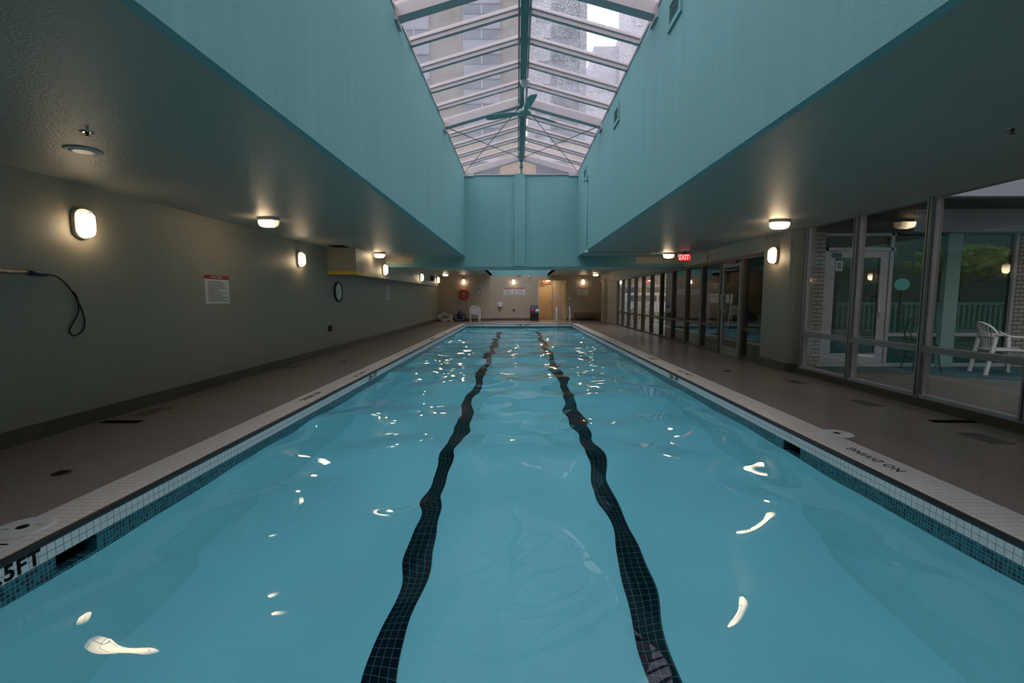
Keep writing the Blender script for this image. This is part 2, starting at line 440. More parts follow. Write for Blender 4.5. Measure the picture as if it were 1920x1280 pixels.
# skylight well walls, painted teal; their undersides form the dark strip along the soffit
struct(B((WX0 - 0.066, WY0, ZC), (WX0, WY1, ZT)).build('wall_well_left', 'teal_paint'), 'teal wall on the left of the skylight well', 'wall')
struct(B((WX1, WY0, ZC), (WX1 + 0.065, WY1, ZT)).build('wall_well_right', 'teal_paint'), 'teal wall on the right of the skylight well', 'wall')
struct(B((WX0 - 0.066, WY0 - 0.066, ZC), (WX1 + 0.065, WY0, ZT)).build('wall_well_front', 'teal_paint'), 'teal wall closing the near end of the well', 'wall')
m = MB(); m.box((WX0 - 0.07, WY1, 2.095), (WX1 + 0.07, 13.2, 4.53)); m.box((-2.88, WY1, 2.095), (WX0 - 0.07, 13.2, ZC + .1))
m.box((WX1 + 0.07, WY1, 2.095), (3.22, 13.2, ZC + .1)); m.box((-3.63, WY1, 2.095), (-2.88, 13.2, 2.175)); m.box((3.22, WY1, 2.095), (XR, 13.2, 2.175))
struct(m.build('wall_well_end', 'teal_paint'), 'teal end wall of the skylight well above the beam', 'wall')
m = MB(); m.box((-3.63, WY1 + 0.004, 2.176), (-2.881, 13.2, ZC + .1)); m.box((3.221, WY1 + 0.004, 2.176), (XR, 13.2, ZC + .1))
m.box((-3.63, 13.2, 2.10), (XR, 14.7, 2.60))
struct(m.build('trim_beam', 'beige_paint'), 'deep beam crossing the hall under the end of the well', 'beam')
struct(B((-0.09, WY1 - 0.07, 2.11), (0.19, WY1, 4.56)).build('trim_pilaster', 'teal_paint'), 'narrow teal pilaster in the middle of the well end wall', 'pilaster')
struct(B((WX0 + .26, WY1 - 0.03, 4.53), (WX1 - .26, WY1 + .17, 4.555)).build('trim_sill', 'rafter_paint'), 'pale sill capping the well end wall', 'sill')
# second well over the far half
m = MB(); m.box((WX0 - 0.07, 14.7, ZB), (WX0, YB, ZT)); m.box((WX1, 14.7, ZB), (WX1 + 0.07, YB, ZT))
m.box((WX0 - .07, YB, ZB), (WX1 + .07, YB + .15, ZT)); m.box((WX0 - .07, 14.62, 2.6), (WX1 + .07, 14.7, ZT))
struct(m.build('wall_well_back', 'teal_paint'), 'teal walls of the second light well above the far end', 'wall')
struct(B((-0.05, YB - .06, ZB), (0.2, YB, ZT)).build('trim_pilaster_back', 'teal_paint'), 'teal pilaster in the second light well', 'pilaster')
# left bulkhead
struct(B((XL, 10.6, 1.77), (-3.63, 21.3, ZC)).build('trim_bulkhead', 'grey_paint'), 'boxed bulkhead hanging along the left wall', 'bulkhead')
m = MB(); m.box((XL, 10.592, 1.772), (-3.622, 10.6, 1.85)); m.box((-3.63, 10.6, 1.772), (-3.622, 11.35, 1.84)); m.box((-3.63, 21.1, 1.772), (-3.622, 21.3, 1.86))
struct(m.build('trim_yellow_stripe', 'yellow_stripe'), 'yellow safety stripe on the lower edge of the bulkhead', 'stripe')
# baseboards
struct(B((XL, -2.2, 0), (XL + 0.012, YB - .5, 0.14)).build('baseboard_left', 'base_tile'), 'brown tile skirting along the left wall', 'baseboard')
m = MB(); m.box((XL, YB - .512, 0), (-1.49, YB - .5, .13)); m.box((-1.5, YB - .5, 0), (-1.488, YB, .13)); m.box((-1.49, YB - .012, 0), (1.12, YB, 0.13)); m.box((2.66, YB - .012, 0), (4.5, YB, .13))
struct(m.build('baseboard_back', 'base_tile'), 'brown tile skirting along the back wall', 'baseboard')
# right wall: pier with a rounded near corner, fascia over the glazing, far column
pier = [(4.53, 8.80), (4.51, 7.93), (4.53, 7.885), (4.575, 7.84), (4.64, 7.80), (4.72, 7.775), (4.82, 7.77), (4.82, 8.80)]
struct(MB().prism(pier, 0, ZC).build('wall_right', 'grey_paint'), 'rounded grey pier between the two glazed walls', 'wall')
pb = [(x - 0.012 if i < 5 else x, y - (0.012 if 1 <= i <= 6 else 0)) for i, (x, y) in enumerate(pier)]
struct(MB().prism(pb, 0, 0.15).build('baseboard_right', 'base_tile'), 'brown tile skirting around the rounded pier', 'baseboard')
struct(B((XR, 8.78, 2.07), (4.70, YB, 2.6)).build('trim_fascia', 'beige_paint'), 'beige fascia above the far glazed wall', 'fascia')
m = MB(); m.box((4.38, 24.3, 0), (4.70, 24.62, 2.2)); m.box((4.60, 21.7, 0), (4.70, YB, 2.2))
struct(m.build('wall_right_far', 'beige_paint'), 'beige column at the far right corner', 'wall')
struct(B((4.61, -2.2, 0), (4.78, 7.78, 0.095)).build('trim_curb', 'base_tile'), 'brown tiled curb under the near glazed wall', 'curb')

# ------------------------------------------------------------------ pool
pool = empty('swimming_pool', (0, 0, 0))
tag(pool, 'long turquoise swimming pool edged with pale tiles and black nosing', 'pool')
m = MB()
t = 0.035
m.box((CL, PY0 - .33, -0.05), (PX0 - t, PY1 + .33, 0.0)); m.box((PX1 + t, PY0 - .33, -0.05), (CR, PY1 + .33, 0))
m.box((PX0 - t, PY0 - .33, -0.05), (PX1 + t, PY0 - t, 0)); m.box((PX0 - t, PY1 + t, -0.05), (PX1 + t, PY1 + .33, 0))
o = m.build('coping', 'coping_tile', pool); o['label'] = 'pale pinkish tiled coping'
m = MB()
m.box((PX0 - t, PY0, -0.024), (PX0 + .004, PY1, 0.004)); m.box((PX1 - .004, PY0, -0.024), (PX1 + t, PY1, 0.004))
m.box((PX0 - t, PY1 - .004, -0.024), (PX1 + t, PY1 + t, 0.004)); m.box((PX0 - t, PY0 - t, -0.024), (PX1 + t, PY0 + .004, 0.004))
o = m.build('nosing', 'black_nosing', pool, 0.006); o['label'] = 'black edge line'
for a, b, mt, lab in (((PX0 - .10, PY0, -.11), (PX0, PY1, -.024), 'white_band_tile', 'white square tile band on the left pool wall'),
                      ((PX1, PY0, -.11), (PX1 + .10, PY1, -.024), 'white_band_tile', 'white square tile band on the right pool wall'),
                      ((PX0 - .10, PY1, -.11), (PX1 + .10, PY1 + .1, -.024), 'white_band_tile_end', 'white square tile band on the far end wall'),
                      ((PX0 - .10, PY0 - .1, -.11), (PX1 + .10, PY0, -.024), 'white_band_tile_end', 'white square tile band on the near end wall')):
    o = B(a, b).build('tile_band', mt, pool); o['label'] = lab
MZ = -0.225
for x0, x1, sk, lab in ((PX0 - .1, PX0, (2.34, 2.58), 'left'), (PX1, PX1 + .1, (4.18, 4.44), 'right')):
    m = MB()      # band with the skimmer opening left free
    m.add([(x, y, z) for x in (x0, x1) for y, z in ((PY0, MZ), (PY1, MZ), (PY1, -.11), (sk[1], -.11), (sk[1], -.205), (sk[0], -.205), (sk[0], -.11), (PY0, -.11))],
          [(0, 5, 6, 7), (0, 1, 4, 5), (1, 2, 3, 4), (15, 14, 13, 8), (13, 12, 9, 8), (12, 11, 10, 9)] + [(i, (i + 1) % 8, 8 + (i + 1) % 8, 8 + i) for i in range(8)])
    o = m.build('waterline_mosaic', 'mosaic_tile', pool); o['label'] = 'blue and navy mosaic band on the %s pool wall' % lab
    xa, xb = (x0 - .16, x0 + .03) if x0 < 0 else (x1 - .03, x1 + .16)
    B((xa, sk[0] - .02, -.215), (xb, sk[1] + .02, -.10)).build('skimmer_mouth', 'drain_dark', pool)
for y0, y1 in ((PY1, PY1 + .1), (PY0 - .1, PY0)):
    o = B((PX0 - .10, y0, MZ), (PX1 + .10, y1, -.11)).build('waterline_mosaic', 'mosaic_tile_end', pool); o['label'] = 'blue mosaic band on an end wall'
def floor_z(y):
    return ZW - 1.34 + 0.24 * max(0.0, min(1.0, (y - 3.0) / 14.0))
ys = [PY0, 3.0, 17.0, PY1]
m = MB(); vs = []; fs = []
for y in ys: vs += [(PX0, y, floor_z(y)), (PX1, y, floor_z(y))]
for i in range(3): fs.append((2*i, 2*i+1, 2*i+3, 2*i+2))
m.add(vs, fs)
for x in (PX0, PX1):
    m.add([(x, PY0, MZ), (x, PY1, MZ), (x, PY1, floor_z(PY1)), (x, 17, floor_z(17)), (x, 3, floor_z(3)), (x, PY0, floor_z(PY0))], [(0, 1, 2, 3, 4, 5)])
for y in (PY0, PY1): m.add([(PX0, y, MZ), (PX1, y, MZ), (PX1, y, floor_z(y)), (PX0, y, floor_z(y))], [(0, 1, 2, 3)])
o = m.build('basin', 'pool_plaster', pool); o['label'] = 'pale blue plaster basin under water'
for cx, lab in ((-0.81, 'left lane line of dark tiles'), (0.905, 'right lane line of dark tiles')):
    m = MB(); vs = []; fs = []
    yy = [1.0, 3.0, 17.0, 21.3]
    for y in yy: vs += [(cx - .095, y, floor_z(y) + .004), (cx + .095, y, floor_z(y) + .004)]
    for i in range(3): fs.append((2*i, 2*i+1, 2*i+3, 2*i+2))
    m.add(vs, fs); o = m.build('lane_line', 'lane_tile', pool); o['label'] = lab
# water surface with low crossing ripples
def water():
    rng = np.random.default_rng(11)
    nx, ny = 126, 548
    X, Y = np.meshgrid(np.linspace(PX0, PX1, nx), np.linspace(PY0, PY1, ny))
    Z = np.zeros_like(X)
    comps = [(rng.uniform(0.36, 0.55), 0.0085) for _ in range(7)] + [(rng.uniform(0.55, 0.95), 0.014) for _ in range(11)] + [(rng.uniform(0.95, 1.7), 0.017) for _ in range(10)] + [(rng.uniform(2.0, 3.6), 0.011) for _ in range(6)]
    for lam, sl in comps:
        th = rng.uniform(0, 2 * PI); k = 2 * PI / lam
        Z += sl / k * 1.15 * np.sin(k * (X * math.cos(th) + Y * math.sin(th)) + rng.uniform(0, 2 * PI))
    v = np.stack([X.ravel(), Y.ravel(), Z.ravel() + ZW], 1)
    i = np.arange(nx * ny).reshape(ny, nx)
    f = np.stack([i[:-1, :-1].ravel(), i[:-1, 1:].ravel(), i[1:, 1:].ravel(), i[1:, :-1].ravel()], 1)
    me = bpy.data.meshes.new('pool_water')
    me.from_pydata(v.tolist(), [], f.tolist())
    me.polygons.foreach_set('use_smooth', [True] * len(f))
    me.materials.append(MATS['pool_water'])
    o = bpy.data.objects.new('pool_water', me); COL.objects.link(o)
    tag(o, 'clear rippled turquoise water filling the pool', 'water', kind='stuff')
water()
# lettering on the coping and on the white band
def mk(x, y, z, xa, ya):
    xa = Vector(xa); ya = Vector(ya); return frame_mat((x, y, z), xa, ya, xa.cross(ya))
def coping_text(body, x, y, size, side, xs=1.0):
    xa, ya = ((0, -1, 0), (1, 0, 0)) if side < 0 else ((0, 1, 0), (-1, 0, 0))
    text('lettering', body, size, 'ink_black', pool, mk(x, y, 0.0015, xa, ya), 0.0008, 1.15, xs, 0.0, 'black lettering on the coping')
def band_text(body, y, size, side, xs=1.0):
    if side < 0: mt = mk(PX0 + .0015, y, -0.067, (0, 1, 0), (0, 0, 1))
    else: mt = mk(PX1 - .0015, y, -0.067, (0, -1, 0), (0, 0, 1))
    text('lettering', body, size, 'ink_black', pool, mt, 0.0008, 1.1, xs, 0.003, 'black depth lettering on the white band')
coping_text('NO DIVING', 2.765, 3.58, 0.098, 1, 0.95)
coping_text('NO DIVING', -2.65, 5.88, 0.105, -1, 0.85)
coping_text('1.4M - 4.5FT', -2.64, 1.98, 0.10, -1)
coping_text('1.2M - 4FT', -2.61, 7.60, 0.105, -1, 1.1)
coping_text('1.2M - 4FT', 2.78, 7.75, 0.105, 1, 1.25)
coping_text('NO DIVING', -2.62, 14.3, 0.105, -1, 0.85)
coping_text('1.1M - 3.5FT', -2.62, 16.5, 0.105, -1)
band_text('1.4M - 4.5FT', 1.965, 0.105, -1)
band_text('1.2M - 4FT', 7.78, 0.10, -1, 1.0)
band_text('1.2M - 4FT', 7.66, 0.10, 1, 1.0)
text('lettering', '1.1M - 3.5FT', 0.10, 'ink_black', pool, mk(0.25, PY1 - .0015, -0.067, (1, 0, 0), (0, 0, 1)), 0.0008, 1.1, 1.1, 0.003, 'black depth lettering on the far end band')
o = B((2.70, 9.45, 0.0005), (2.85, 9.75, 0.002)).build('marker_tile', 'frame_metal', pool); o['label'] = 'grey marker tile in the coping'

# underwater lamp in the near end wall
e = empty('pool_light', (0.055, PY0, -0.95)); tag(e, 'round underwater lamp in the near end wall of the pool', 'lamp')
MB().lathe([(.13, 0), (.13, .02), (.11, .025)], 28, axis='y').build('rim', 'chrome', e)
MB().lathe([(.105, .0255), (.09, .035), (.02, .04)], 28, axis='y').build('lens', 'pool_lamp_glow', e)
# skimmer lids
def skimmer(x, y, lab):
    e = empty('skimmer_lid', (x, y, 0.0)); tag(e, lab, 'skimmer lid', 'skimmer lids on the coping')
    MB().lathe([(0.135, 0.0), (0.135, 0.006), (0.128, 0.010), (0.118, 0.010)], 40).build('lid', 'white_plastic', e)
    MB().lathe([(0.028, 0.0102), (0.028, 0.0115)], 20).build('finger_hole', 'ink_black', e)
    for a in (0.4, 0.4 + PI):
        b = B((-0.018, -0.005, 0.0102), (0.018, 0.005, 0.0112)).build('slot', 'frame_metal', e); b.location = (0.07 * math.cos(a), 0.07 * math.sin(a), 0)
    return e
skimmer(-2.70, 2.42, 'round white skimmer lid on the left coping beside the depth lettering')
skimmer(2.93, 4.25, 'round white skimmer lid on the right coping past the NO DIVING lettering')

# ------------------------------------------------------------------ skylight
sky = empty('window_1', (0, 0, 0)); struct(sky, 'long pitched glass skylight over the pool', 'skylight')
RX = (WX0 + WX1) / 2; ZR = 5.09     # ridge line (underside of glass)
def slope_bar(y0, y1, dep, side, name, mat='rafter_paint', up=0.035):
    xe, ze = (WX0 - .03, ZT + 0.06) if side < 0 else (WX1 + .03, ZT + 0.06)
    a = [(xe, y0), (xe, y1), (RX, y1), (RX, y0)]
    m = MB()
    b = [(xe, y0, ze - dep), (xe, y1, ze - dep), (RX, y1, ZR - dep + .0), (RX, y0, ZR - dep)]
    t = [(xe, y0, ze + up), (xe, y1, ze + up), (RX, y1, ZR + up), (RX, y0, ZR + up)]
    m.hexa(b, t)
    return m.build(name, mat, sky)
for k in range(-9, 11):
    y = 5.90 + 0.72 * k
    if y < WY0 + .1: continue
    wide = (k % 5 == 0)
    for s in (-1, 1):
        if wide:
            slope_bar(y - .075, y + .075, 0.135, s, 'truss_rafter'); slope_bar(y - .03, y + .11, 0.03, s, 'glazing_bar')
            if k != 10:
                xw = WX0 if s < 0 else WX1
                B((min(xw, xw - s * .03), y - .13, ZT - .12), (max(xw, xw - s * .03), y + .13, ZT + .03)).build('bearing_plate', 'rafter_paint', sky)
        else:
            slope_bar(y - .03, y + .03, 0.07, s, 'rafter'); slope_bar(y - .045, y + .045, 0.012, s, 'glazing_bar')
for s, mt in ((-1, 'sky_glass'), (1, 'sky_glass_wet')):
    for k in range(-9, 10):
        y = 5.90 + 0.72 * k
        a, b = max(y + .02, WY0), y + .70
        if b <= WY0: continue
        xe = WX0 - .05 if s < 0 else WX1 + .05
        MB().hexa([(xe, a, ZT + .055), (xe, b, ZT + .055), (RX, b, ZR), (RX, a, ZR)],
                  [(xe, a, ZT + .063), (xe, b, ZT + .063), (RX, b, ZR + .008), (RX, a, ZR + .008)]).build('pane', mt, sky)
MB().box((RX - .055, WY0, ZR - .18), (RX + .055, 13.1, ZR - .03)).build('ridge_beam', 'dark_teal_metal', sky, 0.008)
for s in (-1, 1):
    B((RX + s * .075 - .012, WY0, ZR - .10), (RX + s * .075 + .012, 13.1, ZR + .0)).build('ridge_flashing', 'frame_metal', sky)
B((WX0 - .06, WY0, ZT), (WX0 + .012, 13.1, ZT + .05)).build('eave_rail', 'rafter_paint', sky)
B((WX1 - .012, WY0, ZT), (WX1 + .06, 13.1, ZT + .05)).build('eave_rail', 'rafter_paint', sky)
B((RX - .03, 13.0, 4.56), (RX + .03, 13.09, ZR - .1)).build('gable_post', 'dark_teal_metal', sky)
B((RX - .045, 12.98, 4.74), (RX + .045, 13.10, 4.80)).build('gable_post_collar', 'dark_teal_metal', sky)
for s in (-1, 1):   # corner shoes of the gable truss
    xw = WX0 if s < 0 else WX1 - .26
    B((xw, 12.96, 4.50), (xw + .26, 13.12, 4.60)).build('gable_shoe', 'rafter_paint', sky)
MB().add([(WX0, 13.13, 4.55), (WX1, 13.13, 4.55), (RX, 13.13, ZR), (WX0, 13.138, 4.55), (WX1, 13.138, 4.55), (RX, 13.138, ZR)],
         [(0, 1, 2), (5, 4, 3), (0, 3, 4, 1), (1, 4, 5, 2), (2, 5, 3, 0)]).build('gable_pane', 'sky_glass', sky)
for s in (-1, 1):
    xw = WX0 if s < 0 else WX1
    MB().tube([(xw - s * .03, 12.9, ZT + .0), (RX + s * .06, 9.6, ZR - .12)], 0.008, 6).build('tie_rod', 'wire_guard', sky)
    MB().tube([(xw - s * .03, 9.6, ZT + .0), (RX + s * .06, 12.9, ZR - .12)], 0.008, 6).build('tie_rod', 'wire_guard', sky)
# second skylight over the far half
sk2 = empty('window_2'); struct(sk2, 'glazed skylight over the far light well', 'skylight')
B((WX0, 14.7, ZT - .02), (WX1, YB, ZT - .012)).build('pane', 'sky_glass', sk2)
for k in range(6):
    B((WX0, 15.5 + 2 * k, ZT - .10), (WX1, 15.56 + 2 * k, ZT - .01)).build('rafter', 'rafter_paint', sk2)

# ------------------------------------------------------------------ ceiling fan
fan = empty('ceiling_fan', (0.118, 8.35, 0)); tag(fan, 'teal three-bladed ceiling fan hanging from the skylight ridge', 'ceiling fan')
MB().lathe([(0.02, 4.80), (0.055, 4.83), (0.085, 4.90), (0.088, 4.925)], 24).build('canopy', 'frame_light', fan)
MB().tube([(0, 0, 4.83), (0, 0, 4.47)], 0.013, 10).build('downrod', 'white_plastic', fan)
MB().lathe([(0.03, 4.50), (0.035, 4.47), (0.07, 4.45), (0.105, 4.43), (0.11, 4.40), (0.10, 4.375), (0.05, 4.365)], 28).build('motor_housing', 'teal_fan', fan)
for a in (-1.40, 0.70, 2.80):
    m = MB(); pts = []
    for r, w in ((0.10, .03), (0.17, .045), (0.26, .062), (0.62, .078), (0.70, .068), (0.725, .04)): pts.append((r, w))
    loop = [(r, -w) for r, w in pts] + [(r, w) for r, w in reversed(pts)]
    vs = [(x, y, 4.40 + y * .22 + .003) for x, y in loop] + [(x, y, 4.40 + y * .22 - .003) for x, y in loop]
    n = len(loop)
    m.add(vs, [tuple(range(n)), tuple(range(2*n - 1, n - 1, -1))] + [(i, (i+1) % n, n + (i+1) % n, n + i) for i in range(n)])
    b = m.build('blade', 'teal_fan', fan); b.rotation_euler = (0, 0, a)

# ------------------------------------------------------------------ oval bulkhead lamps
def stadium(hw, hh, z, n=40):
    q = []                                   # capsule outline: straight sides, half-round ends
    for k in range(n):
        a = 2 * PI * k / n; c, s = math.cos(a), math.sin(a)
        q.append((hw * c, max(0.0, hh - hw) * (1 if s > 1e-6 else -1 if s < -1e-6 else 0) + min(hw, hh) * s, z))
    return q
def lamp_proto():
    e = empty('bulkhead_lamp')
    MB().rings([stadium(.083, .142, 0.0), stadium(.088, .147, .004), stadium(.088, .147, .032), stadium(.083, .142, .042)]).build('housing', 'lamp_housing', e)
    dome = [(.079, .138, .0425), (.079, .138, .065), (.075, .133, .088), (.066, .122, .108), (.050, .102, .122), (.028, .07, .130), (.010, .03, .132)]
    MB().rings([stadium(*d) for d in dome], cap0=False).build('diffuser', 'lamp_glow', e)
    m = MB()
    m.tube([(x * 1.0, y, z) for x, y, z in stadium(.052, .104, .1255, 32)], .0026, 6, True)
    prof = [(1.02, .05), (1.02, .068), (.97, .09), (.86, .112), (.65, .128)]
    for sg in (-1, 1): m.tube([(0, .138 * a * sg, z) for a, z in prof], .0026, 6)
    for yy in (.05, -.05):
        m.tube([(.081 * a, yy, z) for a, z in ((-1.02, .05), (-1.02, .068), (-.95, .092), (-.80, .112), (-.5, .129), (0, .136), (.5, .129), (.80, .112), (.95, .092), (1.02, .068), (1.02, .05))], .0024, 6)
    m.build('wire_guard', 'wire_guard', e)
    return e
LP = lamp_proto()
lamp_used = []
def lamp(loc, normal, up, lab, group):
    e = LP if not lamp_used else copy_tree(LP)
    z = Vector(normal); y = Vector(up); x = y.cross(z)
    e.matrix_world = frame_mat(loc, x, y, z)
    lamp_used.append(tag(e, lab, 'wall lamp' if abs(normal[2]) < .5 else 'ceiling lamp', group))
U = (0, 0, 1)
lamp((XL, 4.61, 1.975), (1, 0, 0), U, 'big oval wall lamp on the left wall above the pool pole', 'oval wall lamps')
lamp((XL, 9.2, 2.00), (1, 0, 0), U, 'oval wall lamp on the left wall between the rules sign and the clock', 'oval wall lamps')
lamp((-3.63, 12.7, 2.01), (1, 0, 0), U, 'oval lamp on the bulkhead face nearest its yellow striped corner', 'oval wall lamps')
lamp((-3.63, 17.5, 2.01), (1, 0, 0), U, 'oval lamp in the middle of the left bulkhead face', 'oval wall lamps')
lamp((-3.63, 21.1, 2.05), (1, 0, 0), U, 'oval lamp at the far end of the left bulkhead', 'oval wall lamps')
lamp((4.515, 8.36, 1.985), (-1, 0, 0), U, 'oval wall lamp on the rounded right pier', 'oval wall lamps')
lamp((-2.92, YB - .5, 2.12), (0, -1, 0), U, 'oval wall lamp above the orange life ring', 'oval wall lamps')
lamp((-0.235, YB, 2.12), (0, -1, 0), U, 'oval wall lamp above the pair of red-headed notices', 'oval wall lamps')
lamp((3.57, YB, 2.12), (0, -1, 0), U, 'oval wall lamp above the single notice over the bench', 'oval wall lamps')
lamp((-3.47, 6.62, ZC), (0, 0, -1), (1, 0, 0), 'oval ceiling lamp on the left soffit nearest the camera', 'oval ceiling lamps')
lamp((-3.40, 11.67, ZC), (0, 0, -1), (1, 0, 0), 'oval ceiling lamp on the left soffit beside the bulkhead corner', 'oval ceiling lamps')
lamp((3.78, 6.95, ZC), (0, 0, -1), (1, 0, 0), 'oval ceiling lamp on the right soffit near the rounded pier', 'oval ceiling lamps')
lamp((3.78, 11.95, ZC), (0, 0, -1), (1, 0, 0), 'oval ceiling lamp beside the red exit sign', 'oval ceiling lamps')
lamp((-3.63, 23.8, ZB), (0, 0, -1), (1, 0, 0), 'oval ceiling lamp in the far left corner of the back soffit', 'oval ceiling lamps')
lamp((3.95, 24.0, ZB), (0, 0, -1), (1, 0, 0), 'oval ceiling lamp in the far right corner of the back soffit', 'oval ceiling lamps')
lamp((1.72, 26.9, 2.325), (0, 0, -1), (1, 0, 0), 'oval ceiling lamp just inside the lit doorway', 'oval ceiling lamps')

for _c in lamp_used[-1].children:
    if _c.name.startswith('diffuser'):
        _c.data = _c.data.copy(); _c.data.materials[0] = MATS['corridor_lamp_glow']
lamp((6.35, 14.9, 1.92), (0, -1, 0), U, 'oval wall lamp glowing inside the room behind the glass door', 'oval wall lamps')
# ------------------------------------------------------------------ ceiling fittings
e = empty('ceiling_speaker', (-3.28, 3.62, ZC)); tag(e, 'flat round white ceiling disc over the left deck', 'ceiling fitting')
MB().lathe([(0.115, 0), (0.117, -.006), (0.105, -.011), (.09, -.011)], 36).build('rim', 'lamp_housing', e)
MB().lathe([(0.088, -.0105), (0.088, -.014), (.06, -.016)], 32).build('face', 'white_plastic', e)
def sprinkler(x, y, lab):
    e = empty('sprinkler_head', (x, y, ZC)); tag(e, lab, 'sprinkler', 'ceiling sprinklers')
    MB().lathe([(0.042, 0), (0.042, -.003), (.02, -.005)], 24).build('escutcheon', 'chrome', e)
    MB().lathe([(0.013, -.003), (.013, -.014), (.006, -.017), (.006, -.030)], 12).build('head', 'drain_bronze', e)
    MB().lathe([(0.018, -.030), (.018, -.033)], 16).build('deflector', 'drain_bronze', e)
sprinkler(-2.90, 3.24, 'small sprinkler head in front of the round ceiling disc')
sprinkler(3.29, 3.28, 'small sprinkler head on the dark right soffit')
sprinkler(-2.95, 12.2, 'tiny sprinkler head beside the bulkhead corner lamp')
e = empty('air_vent', (-3.86, 10.2, ZC)); tag(e, 'dark square ceiling grille in front of the left bulkhead', 'air vent')
B((-.16, -.16, -.012), (.16, .16, 0)).build('frame', 'dark_frame', e)
m = MB()
for i in range(8): m.box((-.14, -.14 + .036 * i, -.018), (.14, -.12 + .036 * i, -.012))
m.build('louvre', 'ink_black', e)
# air vents on the right well wall
def wall_vent(y, z, lab):
    e = empty('well_vent', (WX1, y, z)); tag(e, lab, 'air vent', 'teal vents on the right well wall')
    m = MB(); m.box((-.022, -.21, -.15), (0, -.15, .15)); m.box((-.022, .15, -.15), (0, .21, .15)); m.box((-.022, -.15, .09), (0, .15, .15)); m.box((-.022, -.15, -.15), (0, .15, -.09))
    m.build('frame', 'teal_paint', e, 0.004)
    m = MB()
    for i in range(6): m.hexa([(-.006, -.15, -.085 + .03*i), (-.006, .15, -.085 + .03*i), (-.002, .15, -.08 + .03*i), (-.002, -.15, -.08 + .03*i)],
                              [(-.016, -.15, -.07 + .03*i), (-.016, .15, -.07 + .03*i), (-.012, .15, -.065 + .03*i), (-.012, -.15, -.065 + .03*i)])
    m.build('louvre', 'dark_teal_metal', e)
wall_vent(8.02, 4.22, 'teal wall vent halfway along the right well wall')
wall_vent(11.6, 4.20, 'teal wall vent above the conduit at the far end of the well')
wall_vent(5.15, 4.22, 'teal wall vent cut by the top of the view')
# conduit run
e = empty('conduit', (0, 0, 0)); tag(e, 'thin conduit dropping down the right well wall to the soffit', 'conduit')
MB().tube([(WX1 - .012, 11.2, 4.02), (WX1 - .012, 11.2, 2.35), (WX1 + .01, 11.22, 2.345), (1.75, 11.6, 2.35), (3.62, 11.93, 2.35)], 0.011, 8).build('pipe', 'teal_paint', e)
B((WX1 - .05, 11.14, 3.95), (WX1, 11.27, 4.06)).build('upper_box', 'teal_paint', e, 0.004)
B((WX1 - .05, 11.15, 2.305), (WX1 + .02, 11.26, 2.364)).build('lower_box', 'white_plastic', e, 0.004)
# exit sign
e = empty('exit_sign', (4.02, 11.5, 2.21)); tag(e, 'glowing red EXIT sign hanging from the right soffit', 'exit sign')
B((-.15, 0, -.09), (.15, .05, .09)).build('housing', 'dark_frame', e, 0.006)
B((-.14, -.003, -.08), (.14, 0, .08)).build('face', 'exit_red', e)
text('lettering', 'EXIT', 0.165, 'exit_letter', e, mk(-.018, -.005, 0, (1, 0, 0), (0, 0, 1)), 0.001, 1.0, 0.72, 0.004)
MB().prism([(.118, .03), (.137, 0), (.118, -.03)], -.006, -.004, 'y').build('arrow', 'exit_letter', e)
B((-.02, .015, .09), (.02, .035, .154)).build('hanger', 'dark_frame', e)
e = empty('junction_box', (XR, 11.4, 2.16)); tag(e, 'small beige junction box on the fascia beside the exit sign', 'junction box')
B((-.05, -.06, -.06), (0, .06, .08)).build('box', 'beige_paint', e, 0.005)
MB().tube([(-.03, 0, .08), (-.03, .0, .17), (-.06, 0, .185), (-.35, .1, .185)], .010, 8).build('pipe', 'beige_paint', e)

# ------------------------------------------------------------------ things on the left wall
e = empty('pool_pole', (-4.255, 0, 1.47)); tag(e, 'silver pool pole on the left wall with a black cord loop', 'pool pole')
MB().tube([(0, 1.9, .015), (0, 4.06, 0.0)], 0.019, 12).build('tube', 'chrome', e)
MB().tube([(0, 4.06, 0), (0, 4.22, -.004)], 0.021, 12).build('grip', 'blue_plastic', e)
def spl(P_, n=6):
    P_ = [Vector(p) for p in P_]; Q = [P_[0]] + P_ + [P_[-1]]; r = []
    for i in range(1, len(Q) - 2):
        for k in range(n):
            t = k / n; a, b, c, d = Q[i-1], Q[i], Q[i+1], Q[i+2]
            r.append(.5 * ((2*b) + (-a + c) * t + (2*a - 5*b + 4*c - d) * t*t + (-a + 3*b - 3*c + d) * t**3))
    r.append(P_[-1]); return r
cord = [(-.01, 4.20, -.004), (-.012, 4.29, -.010), (-.014, 4.37, -.045), (-.015, 4.45, -.13), (-.015, 4.515, -.24), (-.015, 4.56, -.36), (-.015, 4.572, -.46), (-.015, 4.54, -.54),
        (-.015, 4.46, -.578), (-.015, 4.415, -.555), (-.015, 4.41, -.515), (-.012, 4.45, -.45), (-.008, 4.50, -.37), (-.008, 4.515, -.28), (-.008, 4.50, -.20), (-.008, 4.47, -.155)]
MB().tube(spl(cord), 0.0065, 8).build('cord', 'black_rubber', e)
